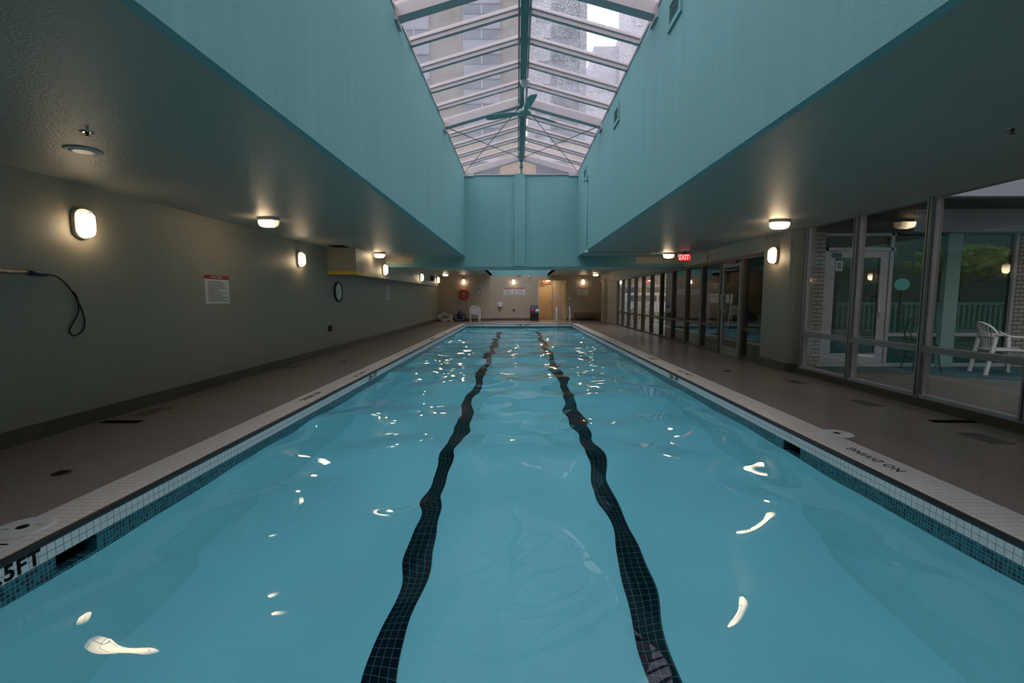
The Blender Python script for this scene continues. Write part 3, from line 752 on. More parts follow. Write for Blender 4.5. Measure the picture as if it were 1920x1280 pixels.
def notice(name, loc, xa, w, h, head, lab, cat, group=None, title=None, rows=10, framed=False, seed=1):
    e = empty(name, mat=mk(loc[0], loc[1], loc[2], xa, (0, 0, 1))); tag(e, lab, cat, group)
    B((-w/2, -h/2, 0), (w/2, h/2, .004)).build('panel', 'sign_white', e)
    if framed:
        m = MB(); t = .022
        m.box((-w/2 - t, -h/2 - t, 0), (-w/2, h/2 + t, .016)); m.box((w/2, -h/2 - t, 0), (w/2 + t, h/2 + t, .016)); m.box((-w/2, h/2, 0), (w/2, h/2 + t, .016)); m.box((-w/2, -h/2 - t, 0), (w/2, -h/2, .016))
        m.build('frame', 'dark_frame', e)
    if head:
        B((-w/2, h/2 - head, .004), (w/2, h/2, .0052)).build('header', 'sign_red', e)
    if title:
        text('title', title, head * .72, 'sign_white', e, mk(0, h/2 - head / 2, .0056, (1, 0, 0), (0, 1, 0)), .0003, 1.1, 1.0, .001)
    rg = random.Random(seed); m = MB(); y = h/2 - head - h * .08
    st = (h - head - h * .14) / rows
    for i in range(rows):
        wd = rg.uniform(.45, .88) * w
        x0 = -w/2 + w * .12
        m.box((x0, y - st * .32, .004), (min(w/2 - .02, x0 + wd), y, .0046)); y -= st
    m.build('printed_lines', 'sign_ink', e)
    return e
notice('rules_sign', (XL, 6.67, 1.37), (0, 1, 0), 0.54, 0.40, 0.055, 'POOL RULES sign with red header on the left wall', 'sign', None, 'POOL RULES', 13, seed=3)
notice('paper_notice', (XL, 15.5, 1.42), (0, 1, 0), 0.36, 0.46, 0, 'pale paper notice on the left wall below the bulkhead', 'notice', rows=9, seed=5)
e = empty('wall_clock', mat=mk(XL, 11.15, 1.395, (0, 1, 0), (0, 0, 1))); tag(e, 'round black-rimmed clock on the left wall', 'clock')
MB().lathe([(.235, 0), (.24, .02), (.235, .04), (.21, .045), (.205, .03), (.205, .002)], 48).build('rim', 'black_plastic', e)
MB().lathe([(.208, .01), (.208, .028)], 48).build('dial', 'sign_white', e)
for k in range(12):
    a = k * PI / 6; c, q = math.cos(a), math.sin(a)
    P4 = [(c*.165 - q*.006, q*.165 + c*.006), (c*.165 + q*.006, q*.165 - c*.006), (c*.195 + q*.006, q*.195 - c*.006), (c*.195 - q*.006, q*.195 + c*.006)]
    MB().prism(P4, .028, .030).build('hour_mark', 'ink_black', e)
m = MB(); m.tube([(0, 0, .032), (-.09, .05, .032)], .006, 6); m.tube([(0, 0, .034), (-.13, -.07, .034)], .004, 6); m.build('hands', 'ink_black', e)
e = empty('socket_box', (XL, 10.58, 0.57)); tag(e, 'small black socket box low on the left wall', 'socket')
B((0, -.05, -.075), (.05, .05, .03)).build('box', 'black_plastic', e, .006)
B((0, -.055, .03), (.07, .055, .055)).build('cover', 'black_plastic', e, .005)
e = empty('wall_speaker', (-3.63, 19.75, 2.06)); tag(e, 'small dark speaker box on the bulkhead between two lamps', 'speaker')
B((0, -.14, -.10), (.12, .14, .10)).build('box', 'black_plastic', e, .008)
B((.12, -.12, -.085), (.125, .12, .085)).build('grille', 'gasket', e)
B((0, -.1, .10), (.14, .1, .12)).build('bracket', 'white_plastic', e); B((0, -.1, -.12), (.14, .1, -.10)).build('bracket', 'white_plastic', e)

# ------------------------------------------------------------------ plastic chairs
def chair_proto():
    e = empty('plastic_chair')
    # faces -y; seat top .42
    m = MB(); nx, ny = 9, 9; 
    def sp(u, v):   # u -1..1 across, v 0 front..1 back
        w = .235 - .03 * v
        return (u * w, -.22 + .43 * v, .425 - .03 * math.sin(PI * v) * (1 - u*u) - .015 * v - (.03 * (1 - v) ** 6))
    top = [sp(-1 + 2*i/(nx-1), j/(ny-1)) for j in range(ny) for i in range(nx)]
    bot = [(x, y, z - .022) for x, y, z in top]
    n0 = nx * ny; fs = []
    for j in range(ny - 1):
        for i in range(nx - 1):
            a = j*nx + i; fs.append((a, a+1, a+nx+1, a+nx)); fs.append((n0+a, n0+a+nx, n0+a+nx+1, n0+a+1))
    edge = [i for i in range(nx)] + [j*nx + nx-1 for j in range(1, ny)] + [(ny-1)*nx + i for i in range(nx-2, -1, -1)] + [j*nx for j in range(ny-2, 0, -1)]
    for k in range(len(edge)):
        a, b = edge[k], edge[(k+1) % len(edge)]; fs.append((a, n0+a, n0+b, b))
    m.add(top + bot, fs, True); m.build('seat', 'white_plastic', e)
    # back: rounded hoop, slats
    def back_y(z): return .20 + (z - .42) * .24
    hoop = []
    for k in range(21):
        a = PI * k / 20; x = .245 * math.cos(a); z = .62 + .21 * math.sin(a) ** .8
        hoop.append((x, back_y(z) - .07 * (abs(x) / .245) ** 2, z))
    m = MB(); m.tube(hoop, .017, 8)
    bandz = .615
    m.tube([(x, back_y(bandz) - .07 * (abs(x) / .245) ** 2 , bandz) for x in [-.235 + .047*i for i in range(11)]], .013, 8)
    m.build('back_hoop', 'white_plastic', e)
    for i in range(7):
        u = (i - 3) / 3.0
        x0, x1, x2 = u * .145, u * .155, u * .20
        z2 = .62 + .21 * max(0.0, 1 - (x2 / .245) ** 2) ** .4
        def q(x, z): return (x, back_y(z) - .07 * (x / .245) ** 2, z)
        p0, p1, p2 = q(x0, .42), q(x1, .615), q(x2, z2)
        w0, w1, w2 = .017, .018, .014
        m = MB()
        for (a, wa), (b, wb) in (((p0, w0), (p1, w1)), ((p1, w1), (p2, w2))):
            m.hexa([(a[0]-wa, a[1]-.005, a[2]), (a[0]+wa, a[1]-.005, a[2]), (a[0]+wa, a[1]+.005, a[2]), (a[0]-wa, a[1]+.005, a[2])],
                   [(b[0]-wb, b[1]-.005, b[2]), (b[0]+wb, b[1]-.005, b[2]), (b[0]+wb, b[1]+.005, b[2]), (b[0]-wb, b[1]+.005, b[2])])
        m.build('back_slat', 'white_plastic', e)
    for s in (-1, 1):
        arm = spl([(s*.235, .165, .70), (s*.262, .10, .655), (s*.272, .02, .628), (s*.272, -.12, .622), (s*.268, -.215, .612)], 5)
        m = MB()
        loops = []
        for p in arm: loops.append([(p.x - .024, p.y, p.z - .011), (p.x + .024, p.y, p.z - .011), (p.x + .02, p.y, p.z + .011), (p.x - .02, p.y, p.z + .011)])
        m.rings(loops, False); m.build('armrest', 'white_plastic', e, .003)
        m = MB(); m.hexa([(s*.245 - .028, -.255, 0), (s*.245 + .028, -.255, 0), (s*.245 + .028, -.21, 0), (s*.245 - .028, -.21, 0)],
                         [(s*.262 - .026, -.235, .61), (s*.262 + .026, -.235, .61), (s*.262 + .026, -.19, .61), (s*.262 - .026, -.19, .61)])
        m.build('leg', 'white_plastic', e, .004)
        m = MB(); m.hexa([(s*.215 - .022, .255, 0), (s*.215 + .022, .255, 0), (s*.215 + .022, .30, 0), (s*.215 - .022, .30, 0)],
                         [(s*.222 - .024, .165, .62), (s*.222 + .024, .165, .62), (s*.222 + .024, .21, .62), (s*.222 - .024, .21, .62)])
        m.build('leg', 'white_plastic', e, .004)
    B((-.25, -.235, .385), (.25, -.21, .42)).build('seat_apron', 'white_plastic', e, .003); B((-.22, .18, .37), (.22, .20, .41)).build('seat_apron', 'white_plastic', e, .003)
    return e
ch = chair_proto(); ch.location = (-2.27, 24.78, 0); ch.rotation_euler = (0, 0, 0.16)
tag(ch, 'white plastic armchair against the back wall below the life ring', 'chair', 'white plastic armchairs')
c2_ = copy_tree(ch); c2_.location = (7.79, 7.62, 0.012); c2_.rotation_euler = (0, 0, PI / 2 - .32 + .0); tag(c2_, 'white plastic armchair out in the court behind the near glazing', 'chair', 'white plastic armchairs')
c3_ = copy_tree(ch); c3_.location = (5.50, 4.60, 0.0); c3_.rotation_euler = (0, 0, PI / 2 + .2); tag(c3_, 'white plastic chair cut off by the right edge behind the glazing', 'chair', 'white plastic armchairs')

# ------------------------------------------------------------------ things at the back wall
YL = YB - .5
e = empty('life_ring', (-2.92, YL - .082, 1.43)); tag(e, 'orange life ring hanging on the back wall', 'life ring')
pts = [(.222 * math.cos(2*PI*k/36), 0, .222 * math.sin(2*PI*k/36)) for k in range(36)]
MB().tube(pts, .082, 14, True).build('ring', 'ring_orange', e)
for k in range(4):
    a = PI/4 + k*PI/2; c = (.222 * math.cos(a), 0, .222 * math.sin(a))
    d = Vector((-math.sin(a), 0, math.cos(a)))
    MB().tube([Vector(c) - d*.025, Vector(c) + d*.025], .084, 14).build('band', 'sign_red', e)
m = MB()
for k in range(5):
    m.tube(spl([(-.06 + .03*k, -.02, .15), (-.07 + .035*k, -.045, 0), (-.05 + .03*k, -.03, -.16)], 5), .010, 6)
m.tube([(0, .03, .18), (0, .062, .18)], .012, 6)
m.build('coiled_rope', 'rope', e)
notice('framed_notice', (-2.13, YL, 1.58), (1, 0, 0), .15, .22, 0, 'small dark-framed notice right of the life ring', 'notice', rows=6, framed=True, seed=8)
notice('rules_notice', (-0.50, YB, 1.60), (1, 0, 0), .56, .37, .045, 'left one of the two red-headed notices under the middle lamp', 'notice', 'red-headed notices', rows=7, seed=9)
notice('rules_notice', (0.135, YB, 1.60), (1, 0, 0), .54, .37, .045, 'right one of the two red-headed notices under the middle lamp', 'notice', 'red-headed notices', rows=7, seed=10)
notice('rules_notice', (3.57, YB, 1.59), (1, 0, 0), .56, .37, .04, 'single red-headed notice above the wooden bench', 'notice', 'red-headed notices', rows=8, seed=12)
e = empty('wall_phone', (-0.98, YB, .86)); tag(e, 'white wall phone box with a hanging dark cord', 'phone')
B((-.12, -.10, -.10), (.12, 0, .14)).build('box', 'white_plastic', e, .012)
B((-.02, -.105, .02), (.09, -.10, .09)).build('panel', 'frame_light', e)
MB().tube(spl([(-.03, -.05, -.10), (-.05, -.06, -.22), (0, -.06, -.36), (.02, -.05, -.22), (.03, -.05, -.10)], 6), .012, 6).build('cord', 'black_rubber', e)
e = empty('wall_outlet', (-0.22, YB, .57)); tag(e, 'small dark oval outlet low on the back wall', 'outlet')
MB().rings([[(x, -.002 + z, y) for x, y, z in stadium(.05, .08, 0)], [(x, -.03 + z, y) for x, y, z in stadium(.045, .075, 0)]]).build('plate', 'wire_guard', e)
B((-.015, -.036, -.03), (.015, -.03, .03)).build('cover', 'dark_frame', e)
e = empty('switch_plate', (2.83, YB, 1.19)); tag(e, 'white switch plate right of the lit doorway', 'switch')
B((-.05, -.012, -.06), (.05, 0, .06)).build('plate', 'sign_white', e, .003); B((-.01, -.02, -.02), (.01, -.012, .02)).build('toggle', 'white_plastic', e)
e = empty('security_camera', (0.62, YB - .02, 2.40)); tag(e, 'small white camera under the teal light well', 'camera')
MB().tube([(0, .02, .03), (-.02, -.09, .02)], .012, 8).build('arm', 'white_plastic', e)
MB().tube([(-.06, -.12, .015), (.06, -.06, -.012)], .035, 12).build('body', 'white_plastic', e)
MB().tube([(.06, -.06, -.012), (.075, -.053, -.016)], .028, 12).build('lens', 'ink_black', e)
# hose coil
e = empty('vacuum_hose', (-3.90, 25.05, 0)); tag(e, 'coil of white pool hose in the far left corner', 'hose')
m = MB(); pts = []
for k in range(120):
    a = 2*PI*k/24; r = .30 + .03 * math.sin(k*.7); lift = .03 + .045*(k // 24)
    pts.append((r*1.15*math.cos(a), .16*math.sin(a) + .02*math.sin(k), lift * .6 + .15*(1 + math.sin(a)) + .02*math.sin(k*1.3)))
m.tube(pts, .026, 8)
m.tube(spl([(.30, .0, .08), (.38, -.05, .10), (.44, -.08, .05), (.40, -.16, .03), (.30, -.20, .03)], 6), .026, 8)
m.build('coil', 'hose_white', e)
MB().tube([(.30, -.20, .035), (.20, -.22, .035)], .034, 10).build('cuff', 'black_rubber', e)
# pool vacuum machine
e = empty('pool_vacuum', (-3.10, 25.12, 0)); tag(e, 'dark blue pool vacuum machine with black hose on the deck', 'pool vacuum')
B((-.20, -.14, .05), (.20, .14, .10)).build('base', 'frame_metal', e, .01)
MB().rings([[(x, y, .10) for x, y, z in stadium(.15, .12, 0)], [(x, y, .30) for x, y, z in stadium(.155, .125, 0)], [(x, y, .46) for x, y, z in stadium(.12, .10, 0)], [(x, y, .52) for x, y, z in stadium(.06, .05, 0)]]).build('tank', 'blue_plastic', e)
MB().tube(spl([(-.08, 0, .48), (-.06, 0, .58), (.06, 0, .58), (.08, 0, .48)], 5), .012, 8).build('handle', 'black_plastic', e)
for x in (-.21, .21):
    MB().lathe([(.055, -.018), (.055, .018)], 18, (x, .06, .055), 'x').build('wheel', 'black_rubber', e)
    MB().lathe([(.04, -.015), (.04, .015)], 18, (x * .9, -.10, .04), 'x').build('wheel', 'black_rubber', e)
MB().tube(spl([(.12, -.05, .30), (.24, -.06, .42), (.30, -.05, .25), (.29, -.06, .06), (.20, -.2, .03), (-.15, -.22, .03), (-.30, -.16, .04), (-.32, -.02, .18), (-.27, .04, .34), (-.14, .0, .33)], 8), .020, 8).build('hose', 'black_rubber', e)
e = empty('brush_pole', (-4.05, 25.40, 0)); tag(e, 'thin pole leaning in the far left corner behind the hose coil', 'pole')
MB().tube([(0, -.08, .0), (.02, .07, 1.10)], .012, 8).build('shaft', 'yellow_stripe', e)
B((-.14, -.11, 0), (.14, -.05, .06)).build('head', 'black_plastic', e, .006)
# dark chair with clothes
e = empty('folding_chair', (0.90, 25.55, 0)); tag(e, 'dark folding chair by the doorway draped with clothes and towel', 'chair')
for x in (-.21, .21):
    MB().tube([(x, -.22, 0), (x, -.20, .44)], .014, 8).build('leg', 'black_plastic', e)
    MB().tube([(x, .22, 0), (x, .17, .44), (x, .24, .84)], .014, 8).build('leg', 'black_plastic', e)
    MB().tube([(x, -.2, .44), (x, -.2, .60), (x, .20, .62)], .014, 8).build('armrest', 'black_plastic', e)
B((-.22, -.22, .42), (.22, .20, .45)).build('seat', 'black_plastic', e, .008)
MB().hexa([(-.2, .19, .46), (.2, .19, .46), (.2, .205, .46), (-.2, .205, .46)], [(-.2, .24, .84), (.2, .24, .84), (.2, .255, .84), (-.2, .255, .84)]).build('backrest', 'blue_cloth', e)
B((-.21, -.21, .04), (.21, -.19, .40)).build('skirt', 'black_plastic', e)
def lump(name, mat, loc, sx, sy, sz, seed, lab, cat):
    rg = random.Random(seed); bm = bmesh.new(); bmesh.ops.create_icosphere(bm, subdivisions=3, radius=1.0)
    ph = [(rg.uniform(1.5, 4), rg.uniform(0, 6), Vector((rg.uniform(-1, 1), rg.uniform(-1, 1), rg.uniform(-1, 1)))) for _ in range(6)]
    for v in bm.verts:
        f = 1 + sum(.07 * math.sin(k * v.co.dot(d) * 2 + p) for k, p, d in ph)
        v.co = Vector((v.co.x * sx * f, v.co.y * sy * f, max(-sz * .55, v.co.z * sz * f) + sz * .55))
    me = bpy.data.meshes.new(name); bm.to_mesh(me); bm.free()
    for p in me.polygons: p.use_smooth = True
    me.materials.append(MATS[mat]); o = bpy.data.objects.new(name, me); COL.objects.link(o); o.location = loc
    return tag(o, lab, cat)
lump('bag', 'red_cloth', (0.79, 25.48, .452), .135, .13, .14, 3, 'dark red bag lying on the folding chair', 'bag')
lump('towel', 'pale_towel', (1.07, 25.42, .452), .12, .14, .12, 4, 'pale green towel bunched over the arm of the folding chair', 'towel')
# bench
e = empty('wooden_bench', (3.72, 25.68, 0)); tag(e, 'low wooden bench against the back wall under a notice', 'bench')
for k in range(3): B((-.72, -.20 + .135*k, .40), (.72, -.075 + .135*k, .44)).build('seat_board', 'wood', e, .006)
for x in (-.6, .6):
    for y in (-.16, .14): B((x - .035, y - .03, 0), (x + .035, y + .03, .40)).build('leg', 'wood', e, .004)
B((-.6, -.19, .32), (.6, -.16, .395)).build('apron', 'wood', e)
e = empty('coat_hook', (4.38, 24.46, 1.25)); tag(e, 'pale handset and cord hanging on the far right column', 'wall phone')
B((-.05, -.05, 0), (0, .05, .2)).build('box', 'sign_white', e, .006); MB().tube(spl([(-.02, 0, 0), (-.03, .03, -.12), (-.03, -.02, -.2), (-.02, 0, -.02)], 5), .01, 6).build('cord', 'rope', e)
# ladder rails
def rail(x, lab):
    e = empty('ladder_rail', (x, PY1, 0)); tag(e, lab, 'handrail', 'steel ladder rails at the far pool edge')
    pts = [(0, .48, 0.0), (0, .48, .42)] + [(0, .30 + .18*math.cos(a), .62 + .18*math.sin(a)) for a in [PI*k/12 for k in range(0, 9)]] + [(0, .02, .45), (0, -.09, .1), (0, -.10, -.55), (0, -.10, -1.0)]
    MB().tube(pts, .021, 10).build('rail', 'chrome', e)
    MB().lathe([(.045, 0), (.045, .012), (.03, .02)], 16, (0, .48, 0)).build('flange', 'chrome', e)
    B((-.03, -.10, -.6), (.03, 0, -.55)).build('bracket', 'chrome', e)
rail(1.86, 'steel ladder rail in front of the lit doorway'); rail(2.50, 'steel ladder rail in front of the wooden bench')
e = empty('pool_ladder_treads', (2.18, PY1 - .10, 0)); tag(e, 'steel ladder treads under water between the far rails', 'ladder')
for z in (-.45, -.72, -.99): B((-.34, -.05, z), (.34, .05, z + .03)).build('tread', 'chrome', e, .005)

# corridor behind the lit doorway
m = MB(); m.box((0.95, 28.0, 0), (2.85, 28.15, 2.5)); m.box((0.95, 26.15, 0), (1.08, 28.0, 2.5)); m.box((2.72, 26.15, 0), (2.85, 28.0, 2.5)); m.box((2.05, 27.4, 0), (2.72, 28.0, 2.5)); m.box((0.95, 26.15, 2.325), (2.85, 28.15, 2.5))
struct(m.build('wall_corridor', 'beige_paint'), 'beige corridor walls beyond the lit doorway', 'wall')
m = MB(); m.box((1.10, YB - .015, 0), (1.16, YB + .16, 2.25)); m.box((2.62, YB - .015, 0), (2.68, YB + .16, 2.25)); m.box((1.10, YB - .015, 2.19), (2.68, YB + .16, 2.25))
struct(m.build('trim_doorway', 'door_tan'), 'tan frame around the open doorway in the back wall', 'door frame')
d1 = empty('door_1', (1.20, 27.94, 0)); struct(d1, 'tan door at the end of the lit corridor', 'door')
B((0, 0, 0), (.78, .05, 2.02)).build('leaf', 'door_tan', d1, .004); B((-.03, -.01, 2.02), (.81, .05, 2.07)).build('head', 'wood', d1)
MB().lathe([(.012, 0), (.012, -.04), (.032, -.05), (.03, -.075)], 14, (.71, 0, 1.0), 'y').build('knob', 'dark_frame', d1)
B((.05, -.06, 1.90), (.38, -.02, 1.95)).build('closer', 'drain_bronze', d1)
d2 = empty('door_2', (2.60, 26.16, 0)); struct(d2, 'open wooden door folded against the right of the doorway', 'door')
B((-.045, 0, 0.01), (0, .80, 2.05)).build('leaf', 'door_tan', d2, .003); B((-.05, .14, 1.05), (-.046, .3, 1.98)).build('vision_panel', 'wood', d2)
B((-.06, .03, .98), (-.045, .09, 1.12)).build('lock_plate', 'black_plastic', d2)
e = empty('exit_sign', (1.62, 27.60, 2.16)); tag(e, 'orange lit exit sign above the inner corridor door', 'exit sign')
B((-.15, 0, -.09), (.15, .05, .09)).build('housing', 'frame_light', e); B((-.14, -.004, -.08), (.14, 0, .08)).build('face', 'corridor_exit', e); B((-.02, .01, .09), (.02, .03, .24)).build('hanger', 'frame_light', e)
notice('paper_notice', (2.16, 27.4, 1.46), (1, 0, 0), .17, .24, 0, 'sheet of paper on the corridor wall inside the doorway', 'notice', rows=5, seed=20)

# ------------------------------------------------------------------ deck fittings
def slot_drain(x0, x1, y, lab):
    e = empty('slot_drain', ((x0 + x1)/2, y, 0)); tag(e, lab, 'drain', 'black slot drains'); w = (x1 - x0)/2
    B((-w, -.045, 0), (w, .045, .005)).build('frame', 'drain_dark', e); m = MB()
    for i in range(14): m.box((-w + .02 + i*(2*w - .04)/14, -.03, .005), (-w + .028 + i*(2*w - .04)/14, .03, .0062))
    m.build('slots', 'ink_black', e)
slot_drain(-4.21, -3.83, 4.62, 'black slot drain on the left deck by the wall'); slot_drain(4.18, 4.60, 4.70, 'black slot drain on the right deck by the near glazing')
def grate(x, y, w, l, mt, lab):
    e = empty('floor_grate', (x, y, 0)); tag(e, lab, 'floor grate', 'rectangular floor grates')
    m = MB(); m.box((-w/2, -l/2, 0), (w/2, -l/2 + .015, .005)); m.box((-w/2, l/2 - .015, 0), (w/2, l/2, .005)); m.box((-w/2, -l/2, 0), (-w/2 + .015, l/2, .005)); m.box((w/2 - .015, -l/2, 0), (w/2, l/2, .005)); m.build('frame', mt, e)
    m = MB(); m.box((-w/2 + .014, -l/2 + .014, 0), (w/2 - .014, l/2 - .014, .0015)); m.build('well', 'deck_brown', e)
    m = MB(); k = int((l - .03)/.022)
    for i in range(k): m.box((-w/2 + .015, -l/2 + .02 + i*.022, .0015), (w/2 - .015, -l/2 + .031 + i*.022, .004))
    m.build('bars', mt, e)
grate(4.15, 4.13, .20, .32, 'grate_metal', 'metal floor grate on the right deck nearest the camera')
grate(4.13, 5.52, .19, .32, 'grate_metal', 'metal floor grate on the right deck opposite the middle mullion')
grate(4.13, 6.93, .19, .32, 'grate_metal', 'metal floor grate on the right deck before the rounded pier')
grate(-4.05, 5.05, .20, .36, 'deck_brown', 'brown floor grate on the left deck behind the slot drain')
grate(-4.05, 8.45, .20, .34, 'grate_metal', 'grey floor grate on the left deck below the rules sign and clock')
def round_drain(x, y, r, lab):
    e = empty('round_drain', (x, y, 0)); tag(e, lab, 'drain', 'round floor drains')
    MB().lathe([(r, 0), (r, .003), (r*.9, .005)], 28).build('rim', 'drain_bronze', e); m = MB()
    for i in range(-2, 3): m.box((-r*.7, i*r*.28 - .004, .005), (r*.7, i*r*.28 + .004, .006))
    m.build('slots', 'ink_black', e)
round_drain(-3.28, 3.23, .058, 'round dark drain on the left deck nearest the camera')
round_drain(3.56, 7.94, .06, 'round dark drain on the right deck by the rounded pier')
round_drain(-3.42, 9.1, .05, 'small round drain far along the left deck')

# ------------------------------------------------------------------ glazed walls
def vbar(par, x0, x1, y0, y1, z0, z1, name='mullion', mat='frame_metal', bev=.003):
    return B((x0, y0, z0), (x1, y1, z1)).build(name, mat, par, bev)
g1 = empty('window_3'); struct(g1, 'near glazed wall on the right in grey aluminium frames', 'window')
my = [7.72, 6.60, 5.44, 4.28, 3.12, 1.96, .80, -.36, -1.52]
for i, y in enumerate(my):
    vbar(g1, XG - .035, XG + .10, y - .03, y + .03, .095, ZC)
    vbar(g1, XG - .037, XG - .034, y - .006, y + .006, .12, ZC, 'gasket', 'gasket', 0)
    for z0, z1 in ((.135, .62), (.70, ZC)): vbar(g1, XG + .002, XG + .05, y - .05, y - .03, z0, z1, 'glazing_bead', 'frame_light', 0)
    for z0, z1 in ((.135, .62), (.70, ZC)): vbar(g1, XG + .002, XG + .05, y + .03, y + .048, z0, z1, 'glazing_bead', 'frame_light', 0)
for a, b in zip(my[:-1], my[1:]):
    vbar(g1, XG - .02, XG + .08, b + .03, a - .03, .095, .135, 'sill', 'frame_light')
    vbar(g1, XG - .03, XG + .09, b + .03, a - .03, .625, .695, 'rail')
    B((XG + .02, b + .03, .135), (XG + .028, a - .03, .625)).build('pane', 'clear_glass', g1)
    B((XG + .02, b + .03, .695), (XG + .028, a - .03, ZC)).build('pane', 'clear_glass', g1)
def gbar(par, x0, x1, y0, y1, z0, z1, name='mullion'): return vbar(par, x0, x1, y0, y1, z0, z1, name, 'bronze_frame')
g2 = empty('window_4'); struct(g2, 'far glazed wall on the right in dark frames', 'window')
my2 = [21.66, 20.65, 19.55, 18.4, 17.3, 16.2, 15.1, 13.95, 12.82, 11.72, 10.66]
for y in my2:
    gbar(g2, XR + .0, XR + .13, y - .04, y + .04, 0, 2.07)
for a, b in zip(my2[:-1], my2[1:]):
    gbar(g2, XR + .02, XR + .11, b + .04, a - .04, .585, .645, 'rail'); gbar(g2, XR + .02, XR + .11, b + .04, a - .04, 0, .06, 'sill')
    B((XR + .06, b + .04, .06), (XR + .068, a - .04, .585)).build('pane', 'hall_glass', g2); B((XR + .06, b + .04, .645), (XR + .068, a - .04, 2.02)).build('pane', 'hall_glass', g2)
gbar(g2, XR - .01, XR + .13, 8.80, 21.7, 2.01, 2.085, 'head')
gbar(g2, XR, XR + .13, 9.56, 9.66, 0, 2.02); gbar(g2, XR + .02, XR + .11, 8.80, 9.56, .585, .645, 'rail'); gbar(g2, XR + .02, XR + .11, 8.80, 9.56, 0, .06, 'sill'); gbar(g2, XR + .02, XR + .11, 8.80, 8.84, 0, 2.02)
B((XR + .06, 8.84, .06), (XR + .068, 9.56, .585)).build('pane', 'hall_glass', g2); B((XR + .06, 8.84, .645), (XR + .068, 9.56, 2.02)).build('pane', 'hall_glass', g2)
d3 = empty('door_3'); struct(d3, 'glass door with tall pull handles in the far glazed wall', 'door')
m = MB(); x0, x1 = XR + .02, XR + .07
m.box((x0, 9.67, .01), (x1, 9.78, 2.0)); m.box((x0, 10.50, .01), (x1, 10.61, 2.0)); m.box((x0, 9.78, .01), (x1, 10.5, .18)); m.box((x0, 9.78, 1.9), (x1, 10.5, 2.0)); m.build('leaf_frame', 'frame_metal', d3, .003)
B((x0 + .02, 9.78, .18), (x0 + .028, 10.5, 1.9)).build('pane', 'hall_glass', d3)
for x in (XR - .05, XR + .14): MB().tube([(XR + .03, 10.44, .95), (x, 10.44, .95), (x, 10.44, 1.32), (XR + .03, 10.44, 1.32)], .013, 8).build('handle', 'chrome', d3)
B((XR - .04, 9.85, 1.96), (XR + .01, 10.15, 2.03)).build('closer', 'drain_bronze', d3, .006)

# ------------------------------------------------------------------ lobby and fitness room beyond the glass
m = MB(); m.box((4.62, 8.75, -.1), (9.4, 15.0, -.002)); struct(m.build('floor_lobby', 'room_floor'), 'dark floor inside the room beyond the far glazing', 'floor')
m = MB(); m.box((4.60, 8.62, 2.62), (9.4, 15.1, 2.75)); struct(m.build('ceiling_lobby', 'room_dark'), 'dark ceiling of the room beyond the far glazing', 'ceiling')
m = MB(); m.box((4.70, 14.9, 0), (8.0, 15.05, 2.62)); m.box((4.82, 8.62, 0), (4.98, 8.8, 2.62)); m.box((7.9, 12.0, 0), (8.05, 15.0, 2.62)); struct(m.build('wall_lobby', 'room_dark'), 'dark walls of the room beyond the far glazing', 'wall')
# court end wall: brick returns and glazed front with a door
m = MB(); m.box((4.82, 8.50, 0), (5.46, 8.64, 2.40)); m.box((8.86, 8.50, 0), (10.4, 8.64, 2.40)); struct(m.build('wall_court', 'court_brick'), 'brick piers at both ends of the court storefront', 'wall')
m = MB(); m.box((4.66, 8.3, 2.40), (6.80, 8.64, 2.76)); struct(m.build('trim_recess_shade', 'dark_frame'), 'near-black block painted for the shaded recess above the court door', 'trim')  # solid block; its near-black colour stands in for shade in a recess
struct(B((6.80, 8.28, 2.37), (10.4, 8.64, 2.76)).build('trim_court_fascia', 'pale_concrete'), 'pale concrete band above the court storefront', 'fascia')
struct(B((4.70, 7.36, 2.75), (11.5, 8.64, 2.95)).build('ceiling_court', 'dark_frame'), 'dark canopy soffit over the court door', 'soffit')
struct(B((4.70, 7.20, 2.74), (11.5, 7.36, 13.0)).build('trim_parapet', 'pale_concrete'), 'pale weathered concrete parapet with an added upper wall that shades the court', 'parapet')  # real at its lower edge; carried up high to block sky over the court
g3 = empty('window_5'); struct(g3, 'dark green glazed storefront across the court', 'window')
YS = 8.56
for x in (6.64, 8.82): vbar(g3, x - .03, x + .03, YS - .05, YS + .05, .06, 2.38, 'mullion', 'frame_light')
vbar(g3, 5.46, 6.70, YS - .05, YS + .05, 2.07, 2.13, 'transom', 'frame_light'); vbar(g3, 5.44, 6.70, YS - .05, YS + .05, 2.33, 2.38, 'head', 'frame_light'); vbar(g3, 5.46, 5.52, YS - .05, YS + .05, 0, 2.13, 'jamb', 'frame_light')
vbar(g3, 6.67, 8.8, YS - .04, YS + .04, .55, .615, 'rail', 'frame_light'); vbar(g3, 5.4, 8.86, YS - .07, YS + .05, -.01, .06, 'sill', 'frame_light')
B((6.67, YS, .06), (8.8, YS + .008, .55)).build('pane', 'green_glass', g3); B((6.67, YS, .615), (8.8, YS + .008, 2.38)).build('pane', 'green_glass', g3); B((5.52, YS, 2.13), (6.64, YS + .008, 2.33)).build('pane', 'green_glass', g3)
B((5.46, YS + .0, .06), (5.50, YS + .05, 2.07)).build('hinge_gap', 'dark_frame', g3)
d4 = empty('door_4'); struct(d4, 'grey framed glass door into the room across the court', 'door')
m = MB(); m.box((5.53, YS - .03, .07), (5.66, YS + .03, 2.06)); m.box((6.46, YS - .03, .07), (6.60, YS + .03, 2.06)); m.box((5.66, YS - .03, .07), (6.46, YS + .03, .24)); m.box((5.66, YS - .03, 1.95), (6.46, YS + .03, 2.06)); m.build('leaf_frame', 'frame_light', d4, .004)
B((5.66, YS, .24), (6.46, YS + .008, 1.95)).build('pane', 'green_glass', d4)
